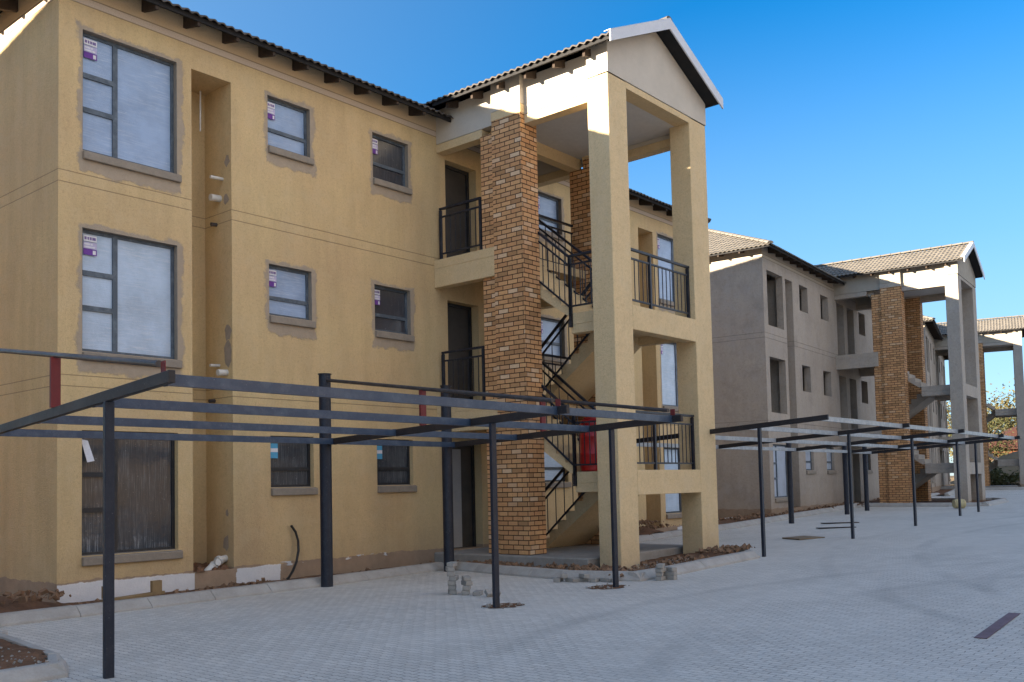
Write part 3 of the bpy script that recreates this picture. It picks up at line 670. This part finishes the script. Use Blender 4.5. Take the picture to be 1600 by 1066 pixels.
def xf(o, x, y):
    c, s = math.cos(o.rotation_euler.z), math.sin(o.rotation_euler.z); return (o.location.x + c*x - s*y, o.location.y + s*x + c*y)
PATH_A = [(-30, -1.7), (-1.3, -1.5), (3.3, -1.38), (6.25, -1.12), (5.95, -2.6), (5.75, -3.95), (6.1, -5.2), (10.0, -5.2), (10.7, -4.7), (11.0, -1.5), (11.5, -1.05), (17.4, -1.1)]
PATH_B = [(-4.0, -1.0), (0, -1.0), (6.3, -1.0), (6.1, -2.6), (5.95, -4.0), (6.2, -5.2), (10.1, -5.2), (10.9, -4.7), (11.2, -1.5), (11.7, -1.05), (19.0, -1.05)]
def kerb(path, name='kerb', hgt=.13, flip=1, wd=.23):
    mb = MB()
    for (a, b) in zip(path[:-1], path[1:]):
        a, b = Vector((*a, 0)), Vector((*b, 0)); L = (b - a).length; d = (b - a)/L; nrm = Vector((-d.y, d.x, 0))*flip; n = max(1, round(L/.9))
        for k in range(n):
            p, q = a + d*(L*k/n + .003), a + d*(L*(k + 1)/n - .003); jit = random.uniform(-.006, .006)
            rings = []
            for c in (p, q):
                z = gz(c.x) + jit; w = lambda o, h: (c.x + nrm.x*o, c.y + nrm.y*o, z + h)
                rings.append([w(0 + jit, -.1), w(0 + jit, .03), w(wd*.42, hgt - .012), w(wd*.54, hgt), w(wd, hgt), w(wd, -.1)])
            mb.prism(*rings)
    return mb.obj(name, MT['kerb'], bevel=.006)
pa = PATH_A; pm_ = [xf(mid, *p) for p in PATH_B]; pf_ = [xf(far, *p) for p in PATH_B]
for p in (pa + [pm_[0]], pm_[1:] if False else pm_, pf_): tag(kerb(p), kind='structure')
tag(kerb([(-12, -2.62), (-1.72, -2.62), (-1.80, -3.3), (-1.98, -4.6), (-2.2, -5.1), (-12, -5.4)], flip=-1, hgt=.12, wd=.15), kind='structure')

def inside(poly, x, y):
    r = False; j = len(poly) - 1
    for i in range(len(poly)):
        (a, b), (c, d) = poly[i], poly[j]
        if (b > y) != (d > y) and x < (c - a)*(y - b)/(d - b) + a: r = not r
        j = i
    return r
def dist_poly(poly, x, y):
    m = 9
    for (a, b), (c, d) in zip(poly, poly[1:] + poly[:1]):
        L2 = (c-a)**2 + (d-b)**2; t = max(0, min(1, ((x-a)*(c-a) + (y-b)*(d-b))/max(L2, 1e-9))); m = min(m, math.hypot(x - a - t*(c-a), y - b - t*(d-b)))
    return m
def bed(name, poly, base, amp, step, mat, mound=None):
    xs = [p[0] for p in poly]; ys = [p[1] for p in poly]; nx = int((max(xs) - min(xs))/step) + 1; ny = int((max(ys) - min(ys))/step) + 1
    mb = MB(); idx = {}
    def P(i, j):
        if (i, j) not in idx:
            x, y = min(xs) + i*step, min(ys) + j*step
            z = gz(x) + base + amp*(mnoise.noise(Vector((x*1.3, y*1.3, 1))) + .6*mnoise.noise(Vector((x*5, y*5, 2))) + .4*mnoise.noise(Vector((x*13, y*13, 4))))
            if mound:
                for mx, my, mr, mh in mound: z += mh*math.exp(-((x - mx)**2 + (y - my)**2)/mr**2)
            idx[(i, j)] = len(mb.v); mb.v.append((x, y, z))
        return idx[(i, j)]
    for i in range(nx):
        for j in range(ny):
            if inside(poly, min(xs) + (i + .5)*step, min(ys) + (j + .5)*step):
                mb.f.append((P(i, j), P(i+1, j), P(i+1, j+1), P(i, j+1))); mb.mi.append(0)
    return mb.obj(name, mat, fix=False, smooth=True)
polyA = [(-6, .05), (-6, -1.45), (-1.3, -1.36), (3.3, -1.24), (6.40, -.98), (6.1, -2.6), (5.9, -3.95), (6.2, -5.06), (10.0, -5.06), (10.6, -4.6), (10.9, -1.5), (11.5, -.92), (17.2, -.98), (17.2, .05)]
tag(bed('soil', polyA, .02, .02, .1, MT['soil'], [(-.9, -.5, .6, .22), (1.2, -.9, .35, .05), (13.5, -.4, .7, .25), (9.6, -4.6, .7, .12)]), kind='structure')
polyM = [xf(mid, *p) for p in [(0, .05), (0, -.86), (6.45, -.86), (6.25, -2.6), (6.1, -4.0), (6.3, -5.05), (10.1, -5.05), (10.8, -4.6), (11.1, -1.5), (11.7, -.9), (17.2, -.9), (17.2, .05)]]
tag(bed('soil', polyM, .05, .03, .14, MT['soil']), kind='structure')
tag(bed('soil', [(17.2, 1.0), (17.2, -.98), (22.2, -.6), (22.2, 1.0)], .05, .03, .14, MT['soil']), kind='structure')
polyF = [xf(far, *p) for p in [(-3.5, .05), (-3.5, -.9), (6.45, -.86), (6.25, -2.6), (6.1, -4.0), (6.3, -5.05), (10.1, -5.05), (10.8, -4.6), (11.1, -1.5), (11.7, -.9), (17.2, -.9), (17.2, .05)]]
tag(bed('soil', polyF, .06, .03, .2, MT['soil']), kind='structure')
polyN = [(-6, -2.75), (-1.88, -2.75), (-1.95, -3.3), (-2.13, -4.6), (-2.3, -4.97), (-6, -5.05)]
tag(bed('soil', polyN, .112, .02, .07, MT['soil']), kind='structure')

def stones(name, spots, n, smin, smax, mat, seed, label):
    rnd = random.Random(seed); mb = MB()
    for k in range(n):
        (ax, ay, bx, by, zz) = rnd.choice(spots); x, y = rnd.uniform(ax, bx), rnd.uniform(ay, by); s = smin + (smax - smin)*rnd.random()**2.2
        c = Vector((x, y, gz(x) + zz + s*.3)); q = Matrix.Rotation(rnd.uniform(0, 6.28), 3, Vector((rnd.uniform(-1,1), rnd.uniform(-1,1), rnd.uniform(-1,1)+.01)).normalized())
        a, b, d = s*rnd.uniform(.6, 1.2), s*rnd.uniform(.5, .9), s*rnd.uniform(.3, .6); pts = []
        for sx in (-1, 1):
            for sy in (-1, 1):
                for sz in (-1, 1): pts.append(c + q @ Vector((sx*a*rnd.uniform(.35, .6), sy*b*rnd.uniform(.35, .6), sz*d*rnd.uniform(.35, .6))))
        i = len(mb.v); mb.v += [tuple(p) for p in pts]
        for fc in ((0,1,3,2),(4,6,7,5),(0,4,5,1),(2,3,7,6),(0,2,6,4),(1,5,7,3)): mb.f.append(tuple(i + u for u in fc)); mb.mi.append(0)
    return tag(mb.obj(name, mat), kind='stuff')
stones('rubble', [(-1.6, -1.0, -.2, -.1, .20), (-1.2, -1.2, 1.0, -.5, .03), (.3, -1.2, 2.0, -.7, .05), (2.0, -.9, 3.3, -.1, .02), (3.6, -1.0, 7, -.2, .02), (12.0, -.8, 15, -.1, .22), (13, -.8, 14.2, -.1, .35)], 900, .02, .10, MT['rubble'], 4, '')
stones('rubble', [(6.0, -5.0, 6.9, -2.6, .06), (6.1, -4.9, 10.0, -4.2, .08), (9.3, -4.9, 10.5, -4.3, .14), (6.5, -2.4, 7.1, -1.0, .06), (6.3, -4.9, 7.15, -3.0, .07), (6.4, -4.0, 7.1, -1.2, .06)], 1100, .015, .10, MT['rubble'], 5, '')
stones('gravel', [(-4, -5.0, -2.2, -2.8, .115), (6.1, -4.9, 9.6, -4.2, .08)], 900, .010, .032, MT['gravel'], 6, '')
stones('rubble', [(22.4, -.4, 29.5, .9, .07), (19, -.3, 22, .6, .08), (33, .6, 38, 1.0, .1)], 500, .03, .12, MT['rubble'], 8, '')

# ------------------------------------------------------------------ carports
def carport(name, bays, zt_tip, zt_back, ties, purl_mat, label, group, back_h, extra_left=0):
    root = empty(name, (bays[0][0][0], bays[0][0][1], gz(bays[0][0][0]))); inv = Vector(root.location)
    rel = lambda p: tuple(Vector(p) - inv)
    RF = []
    for k, (f, b) in enumerate(bays):
        fx, fy = f; bx, by = b; d = Vector((bx - fx, by - fy, 0)); L = d.length; d.normalize(); tip = Vector((fx, fy, 0)) - d*1.3; ln = L + 1.3
        zt = lambda s, ln=ln: zt_tip + (zt_back - zt_tip)*s/ln
        P = lambda s, z=0, tip=tip, d=d, zt=zt: tip + d*s + Vector((0, 0, zt(s) + z)); RF.append((P, ln, d))
        MB().bar(rel(P(0, -.045)), rel(P(ln - .08, -.045)), .05, .09).obj('rafter', MT['steel_brown'], root, bevel=.004)
        po = MB(); po.box(-.038, .038, -.026, .026, gz(fx) - .25, zt(1.3) - .09); o = po.obj('square_post', MT['steel_navy'], root, bevel=.004)
        o.location = rel((fx, fy, 0)); o.rotation_euler.z = math.atan2(-d.x, d.y)
        top = back_h; r = MB(); r.tube([(0, 0, gz(bx) - .25), (0, 0, top)], .09 if ties else .075, 24); r.tube([(0, 0, top), (0, 0, top + .012)], .103 if ties else .08, 24)
        o = r.obj('round_post', MT['steel_navy'], root, smooth=True); o.location = rel((bx, by, 0))
        if ties:
            a = P(.24, .075); e = Vector((bx, by, top - .09)) - d*.06
            MB().tube([rel(a), rel(e)], .026, 12).obj('tie_pipe', MT['pipe'], root, smooth=True)
            br = MB(); br.bar(rel(P(.16, .0)), rel(P(.16, .085)), .008, .075, up=d); br.obj('tie_bracket', MT['red'], root)
            s = .52*ln; m = a.lerp(e, (s - .24)/(ln - .30)); MB().bar(rel(P(s)), rel((m.x, m.y, m.z - .02)), .085, .045, up=d).obj('strut', MT['red'], root)
    for (A, B) in zip(RF[:-1], RF[1:]):
        for q in (.035, .33, .64, .955):
            s0, s1 = A[1]*q, B[1]*q; p, e = A[0](s0, -.045), B[0](s1, -.045); dd = (e - p).normalized()
            pu = MB(); pu.bar(rel(p + dd*.036), rel(e - dd*.036), .05, .085)
            for c in (p + dd*.026, e - dd*.036): pu.bar(rel(c), rel(c + dd*.012), .06, .098)
            pu.obj('purlin', purl_mat, root)
    tag(root, label, 'carport frame', group); return root
carport('carport_frame', [((-2.03, -5.42), (-1.45, -1.5)), ((2.77, -5.30), (3.35, -1.42)), ((5.28, -5.31), (6.03, -1.36))], 2.10, 1.985, True, MT['steel_blue'],
        'dark carport frame with thick round posts and tie pipes before the yellow block', 'carport frames in the yard', 2.97)
carport('carport_frame', [((10.27, -5.15), (10.33, -1.75)), ((14.52, -5.18), (14.68, -1.75)), ((18.69, -5.19), (19.2, -1.72)), ((23.0, -5.08), (23.6, -1.6)), ((25.1, -5.04), (25.75, -1.45))], 2.33, 2.06, False, MT['galv'],
        'dark steel carport frame with pale grey purlins in front of the unpainted grey block', 'carport frames in the yard', 2.30)

# ------------------------------------------------------------------ loose things
pv = MB().box(-.1, .1, -.05, .05, 0, .06).mesh('paver', MT['loose'], bevel=.006)
def paver(x, y, z, rz, label, group, tilt=0):
    o = bpy.data.objects.new('paver', pv); COL.objects.link(o); o.location = (x, y, gz(x) + z); o.rotation_euler = (tilt, 0, rz); tag(o, label, 'paver', group); return o
rnd = random.Random(11)
for k in range(7): paver(3.58 + rnd.uniform(-.022, .022), -3.80 + rnd.uniform(-.022, .022), .0615*k, R(38) + rnd.uniform(-.25, .25), 'grey concrete paver in the taller loose stack in front of the second round post', 'pavers in the taller stack')
for k in range(4): paver(3.64 + rnd.uniform(-.022, .022), -4.01 + rnd.uniform(-.022, .022), .0615*k, R(52) + rnd.uniform(-.25, .25), 'grey concrete paver in the lower loose stack nearest the camera', 'pavers in the lower stack')
paver(3.63, -4.22, 0, R(30), 'single grey paver lying flat at the foot of the lower stack', 'loose grey pavers')
paver(3.62, -4.48, .03, R(-20), 'single grey paver tipped up beside the middle square post', 'loose grey pavers', R(38))
for k, (x, y, z, a, t_) in enumerate(((5.62, -4.12, 0, 20, 0), (5.68, -4.32, 0, 75, 0), (5.78, -4.42, .005, -35, 12), (5.66, -4.2, .062, 40, 0), (5.86, -4.62, 0, 10, 0), (5.75, -4.5, .062, 60, 4), (5.93, -4.78, 0, 80, 0), (5.98, -4.9, 0, 30, 0))):
    paver(x - .1, y, z, R(a), 'grey paver in the tumbled heap against the kerb left of the plastered column', 'pavers in the heap by the kerb', R(t_))
for k in range(4): paver(6.38 + rnd.uniform(-.015, .015), -5.36 + rnd.uniform(-.015, .015), .0615*k, R(15) + rnd.uniform(-.2, .2), 'grey paver in the small stack at the kerb corner below the plastered column', 'pavers stacked at the kerb corner')
for k in range(3): paver(6.55 + rnd.uniform(-.02, .02), -5.42, .0615*k, R(80) + rnd.uniform(-.2, .2), 'grey paver in the small stack at the kerb corner below the plastered column', 'pavers stacked at the kerb corner')

def patch(name, cx, cy, rx, ry, mat, seed, z=.005):
    rnd = random.Random(seed); n = 22; mb = MB()
    mb.quad([(cx + rx*rnd.uniform(.75, 1.1)*math.cos(2*math.pi*k/n), cy + ry*rnd.uniform(.75, 1.1)*math.sin(2*math.pi*k/n), gz(cx) + z) for k in range(n)])
    return tag(mb.obj(name, mat), kind='structure')
patch('dirt_patch', 2.95, -5.25, .30, .22, MT['soil'], 2); patch('dirt_patch', 5.25, -5.18, .34, .25, MT['soil'], 3)
stones('gravel', [(2.7, -5.45, 3.2, -5.05, .0), (4.95, -5.4, 5.55, -5.0, .0)], 70, .015, .05, MT['gravel'], 9, '')

m = MB(); m.prism([(3.34, -10.56, gz(3.3) + .005), (5.15, -10.44, gz(5) + .005), (5.15, -10.33, gz(5) + .005), (3.34, -10.45, gz(3.3) + .005)], [(3.34, -10.56, gz(3.3) + .009), (5.15, -10.44, gz(5) + .009), (5.15, -10.33, gz(5) + .009), (3.34, -10.45, gz(3.3) + .009)])
tag(m.obj('road_marking', MT['maroon']), kind='structure')

hs = [(3.72, -.06, .66), (3.80, -.07, .55), (3.84, -.08, .41), (3.83, -.10, .25), (3.76, -.14, .08), (3.64, -.2, -.06), (3.50, -.28, -.15), (3.38, -.34, -.2)]
o = MB().tube(hs, .021, 10).obj('conduit_pipe', MT['black'], smooth=True); tag(o, 'bent black plastic pipe sticking out of the ground beside the yellow wall', 'pipe')

dr = empty('water_drum', (7.95, -3.14, 1.44)); tag(dr, 'red plastic drum standing on the lowest stair landing of the yellow block', 'drum')
pr = [(0, .24), (.02, .265), (.10, .275), (.27, .275), (.29, .287), (.32, .287), (.34, .275), (.58, .275), (.60, .287), (.63, .287), (.65, .275), (.84, .27), (.90, .24), (.92, .2)]
mb = MB(); mb.tube([(0, 0, z) for z, r in pr], [r for z, r in pr], 28); mb.obj('drum_body', MT['drum'], dr, smooth=True)
MB().tube([(0, 0, .921), (0, 0, .95)], .21, 28).obj('drum_lid', MT['drum'], dr)

w = MB(); w.bar((.12, -1.02, -.115), (1.02, -.86, -.10), .10, .045); w.prism([(.14,-1.0,-.09),(.24,-.98,-.09),(.22,-.98,.05),(.14,-1.0,.07)], [(.14,-.93,-.09),(.24,-.91,-.09),(.22,-.91,.05),(.14,-.93,.07)]); w.box(.84, .98, -.92, -.86, -.08, .07)
tag(w.obj('timber_offcut', MT['wood'], bevel=.004), 'rough wooden plank with two upright offcuts on the rubble below the near corner', 'timber')
w = MB().prism([(14.12,-3.75,gz(14.2)+.006),(13.82,-4.28,gz(14.2)+.006),(14.62,-4.52,gz(14.2)+.006),(14.95,-3.9,gz(14.2)+.006)], [(14.12,-3.75,gz(14.2)+.03),(13.82,-4.28,gz(14.2)+.03),(14.62,-4.52,gz(14.2)+.03),(14.95,-3.9,gz(14.2)+.03)])
tag(w.obj('board', MT['board']), 'flat brown board lying on the paving under the second carport frame', 'board')
for (x, y, a, lb) in ((17.6, -3.6, 35, 'thin dark patch on the paving behind the brown board, the nearer of two'), (19.4, -3.0, 30, 'thin dark patch on the paving behind the brown board, the farther of two')):
    q = MB().box(-.5, .5, -.09, .09, 0, .02); o = q.obj('dark_strip', MT['black']); o.location = (x, y, gz(x) + .006); o.rotation_euler.z = R(a - 75); tag(o, lb, 'strip', 'dark patches on the paving')  # flat dark slab over a long dark patch of the paving
q = MB().tube([(0, -.16, 0), (0, -.13, 0), (0, .13, 0), (0, .16, 0)], [.12, .15, .15, .12], 14); q.tube([(0, .16, 0), (0, .19, 0)], .135, 14).tube([(0, -.10, 0), (0, -.085, 0)], .158, 14); o = q.obj('cream_bucket', MT['cream'], smooth=True); o.location = (27.0, -4.0, gz(27) + .16); o.rotation_euler.z = R(40)
tag(o, 'pale yellow bucket lying at the kerb below the grey block', 'bucket')

# ------------------------------------------------------------------ far background
def tree(x, y, h, w, leaf, label, seed, low=.25, n=5200):
    z0 = gz(70) - .1; root = empty('tree', (x, y, z0)); rnd = random.Random(seed); t = MB()
    t.tube([(0, 0, -.2), (.1, 0, h*.2), (.05, .1, h*.45), (.2, .1, h*.7)], [h*.035, h*.026, h*.018, h*.008], 9); cl = []
    for k in range(9):
        a = rnd.uniform(0, 6.28); zz = h*rnd.uniform(.25, .6); e = Vector((math.cos(a)*w*rnd.uniform(.25, .48), math.sin(a)*w*rnd.uniform(.25, .48), h*rnd.uniform(.5, .92)))
        t.tube([(.08, .05, zz), tuple(Vector((.08, .05, zz)).lerp(e, .55) + Vector((0, 0, h*.03))), tuple(e)], [h*.014, h*.009, h*.003], 6); cl.append(e)
    t.obj('trunk', MT['bark'], root)
    for k in range(14): 
        a = rnd.uniform(0, 6.28); r = w*.5*rnd.random()**.5; cl.append(Vector((math.cos(a)*r, math.sin(a)*r, h*rnd.uniform(low, .95))))
    c = MB()
    for k in range(n):
        q = rnd.choice(cl); s = w*.13; p = q + Vector((rnd.gauss(0, s), rnd.gauss(0, s), rnd.gauss(0, s*.7)))
        if p.z < .1: continue
        d1 = Vector((rnd.uniform(-1,1), rnd.uniform(-1,1), rnd.uniform(-1,1))).normalized(); d2 = d1.cross(Vector((rnd.uniform(-1,1), rnd.uniform(-1,1), .3))).normalized(); l = h*rnd.uniform(.010, .024)
        c.quad([p - d1*l, p + d2*l*.5, p + d1*l, p - d2*l*.5])
    c.obj('crown', leaf, root, fix=False); tag(root, label, 'tree'); return root
C_ = Vector((-5.78, -12.85, 1.235))
tree(93, 12.0, 8.5, 8, MT['leaf2'], 'golden lit leafy tree seen through the stairs of the farthest block', 21)
tree(97, 8.0, 7.0, 8, MT['leaf2'], 'lower golden tree behind the red roofed house at the right edge', 22)
tree(75, 7.2, 5.2, 4, MT['leaf'], 'dark green tree beside the brick pillar of the farthest block', 23)
hz = gz(70) - .05
ho = empty('house', (88, 7.5, hz), R(20)); tag(ho, 'small house with a red tiled roof seen under the farthest stairs', 'house')
MB().box(-4, 4, -3, 3, -.3, 2.9).obj('wall', MT['rwall'], ho)
r_ = MB(); r_.prism([(-4.5, -3.5, 2.8), (-4.5, 3.5, 2.8), (-4.5, 0, 4.9)], [(4.5, -3.5, 2.8), (4.5, 3.5, 2.8), (4.5, 0, 4.9)]); r_.obj('roof', MT['rroof'], ho)
for a in (-2.4, 1.2):
    MB().box(-4.03, -4.0, a, a + 1.2, .9, 2.1).obj('window', MT['frame_dark'], ho)
def bush(x, y, w, h, leaf, label, seed):
    rnd = random.Random(seed); root = empty('bush', (x, y, gz(70) - .1)); c = MB(); cl = [Vector((rnd.gauss(0, w*.3), rnd.gauss(0, w*.3), h*rnd.uniform(.1, .7))) for _ in range(16)]
    for k in range(1100):
        q = rnd.choice(cl); p = q + Vector((rnd.gauss(0, w*.12), rnd.gauss(0, w*.12), rnd.gauss(0, h*.16)))
        if p.z < 0: p.z = abs(p.z)
        d1 = Vector((rnd.uniform(-1,1), rnd.uniform(-1,1), rnd.uniform(-1,1))).normalized(); d2 = d1.cross(Vector((rnd.uniform(-1,1), .2, .3))).normalized(); l = rnd.uniform(.06, .16)
        c.quad([p - d1*l, p + d2*l*.5, p + d1*l, p - d2*l*.5])
    c.obj('foliage', leaf, root, fix=False); t = MB()
    for k in range(6): t.tube([(0, 0, -.1), tuple(cl[k])], [.04, .012], 6)
    t.obj('stem', MT['bark'], root); tag(root, label, 'bush')
bush(66.5, 4.3, 2.4, 1.5, MT['leaf'], 'grey green bush on the soil mound behind the farthest block', 31)
bush(68.5, 2.6, 2.2, 1.1, MT['leaf'], 'smaller green bush at the right edge beside the farthest column', 32)
tag(bed('mound', [(66, -2), (66, 9), (80, 9), (80, -2)], .0, .15, .4, MT['earth'], [(73, 4.5, 3.5, 1.8), (74, 1.5, 3, 1.2)]), kind='structure')

# ------------------------------------------------------------------ light
SUN = Vector((-1, .6, .236)).normalized(); el = math.asin(SUN.z); az = math.atan2(SUN.x, SUN.y)
sd = bpy.data.lights.new('sun', 'SUN'); sd.energy = 5.0; sd.angle = R(.5); sd.color = (1, .86, .66)
so = bpy.data.objects.new('sun', sd); COL.objects.link(so); so.rotation_euler = SUN.to_track_quat('Z', 'Y').to_euler()
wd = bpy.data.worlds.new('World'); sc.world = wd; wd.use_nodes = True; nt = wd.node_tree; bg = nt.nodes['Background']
sky = nt.nodes.new('ShaderNodeTexSky'); sky.sky_type = 'NISHITA'; sky.sun_disc = False; sky.sun_elevation = el; sky.sun_rotation = az
sky.air_density = 1.0; sky.dust_density = .6; sky.ozone_density = 3.0; sky.altitude = 1400
# deep clear blue to the north; unseen bright cloud added southwards as facade fill
hs_ = nt.nodes.new('ShaderNodeHueSaturation'); hs_.inputs['Saturation'].default_value = 1.42; nt.links.new(sky.outputs[0], hs_.inputs['Color'])
tc = nt.nodes.new('ShaderNodeTexCoord'); sp = nt.nodes.new('ShaderNodeSeparateXYZ'); nt.links.new(tc.outputs['Generated'], sp.inputs[0])
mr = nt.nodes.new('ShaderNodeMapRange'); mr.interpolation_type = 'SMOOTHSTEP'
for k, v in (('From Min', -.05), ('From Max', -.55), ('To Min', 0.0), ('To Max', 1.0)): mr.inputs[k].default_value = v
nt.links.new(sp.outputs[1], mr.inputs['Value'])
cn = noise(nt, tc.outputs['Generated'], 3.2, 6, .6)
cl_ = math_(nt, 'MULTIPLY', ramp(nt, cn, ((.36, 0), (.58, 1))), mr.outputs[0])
hz_ = nt.nodes.new('ShaderNodeMapRange'); hz_.interpolation_type = 'SMOOTHSTEP'
for k, v in (('From Min', .50), ('From Max', .06), ('To Min', 0.0), ('To Max', .72)): hz_.inputs[k].default_value = v
nt.links.new(sp.outputs[2], hz_.inputs['Value'])
ws_ = nt.nodes.new('ShaderNodeMapRange'); ws_.interpolation_type = 'SMOOTHSTEP'
for k, v in (('From Min', -.60), ('From Max', .35), ('To Min', 0.0), ('To Max', .38)): ws_.inputs[k].default_value = v
nt.links.new(math_(nt, 'ADD', math_(nt, 'MULTIPLY', sp.outputs[0], SUN.x/math.hypot(SUN.x, SUN.y)), math_(nt, 'MULTIPLY', sp.outputs[1], SUN.y/math.hypot(SUN.x, SUN.y))), ws_.inputs['Value'])
hazed = mix(nt, math_(nt, 'MAXIMUM', hz_.outputs[0], ws_.outputs[0]), hs_.outputs[0], (1.75, 2.45, 3.2))
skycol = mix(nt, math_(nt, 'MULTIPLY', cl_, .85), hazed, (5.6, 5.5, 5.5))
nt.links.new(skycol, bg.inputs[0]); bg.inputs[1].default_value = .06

# ------------------------------------------------------------------ camera
F = Vector((0.76773954, 0.63847503, 0.05408914)); RR_ = Vector((0.64019563, -0.76787162, -0.02286319)); U = Vector((-0.02693594, -0.05218060, 0.99827433))
cd = bpy.data.cameras.new('camera'); cam = bpy.data.objects.new('camera', cd); COL.objects.link(cam); sc.camera = cam
cam.matrix_world = Matrix(((RR_.x, U.x, -F.x, -5.779), (RR_.y, U.y, -F.y, -12.847), (RR_.z, U.z, -F.z, 1.235), (0, 0, 0, 1)))
cd.sensor_width = 36; cd.lens = 1484.867/1600*36; cd.shift_x = (800 - 813.448)/1600; cd.shift_y = (677.254 - 533)/1600
cd.clip_start = .05; cd.clip_end = 3000
sc.render.resolution_x, sc.render.resolution_y = 1024, 682
vs = sc.view_settings; vs.view_transform = 'Standard'; vs.look = 'None'; vs.exposure = 2.42; vs.gamma = 1; vs.use_curve_mapping = False
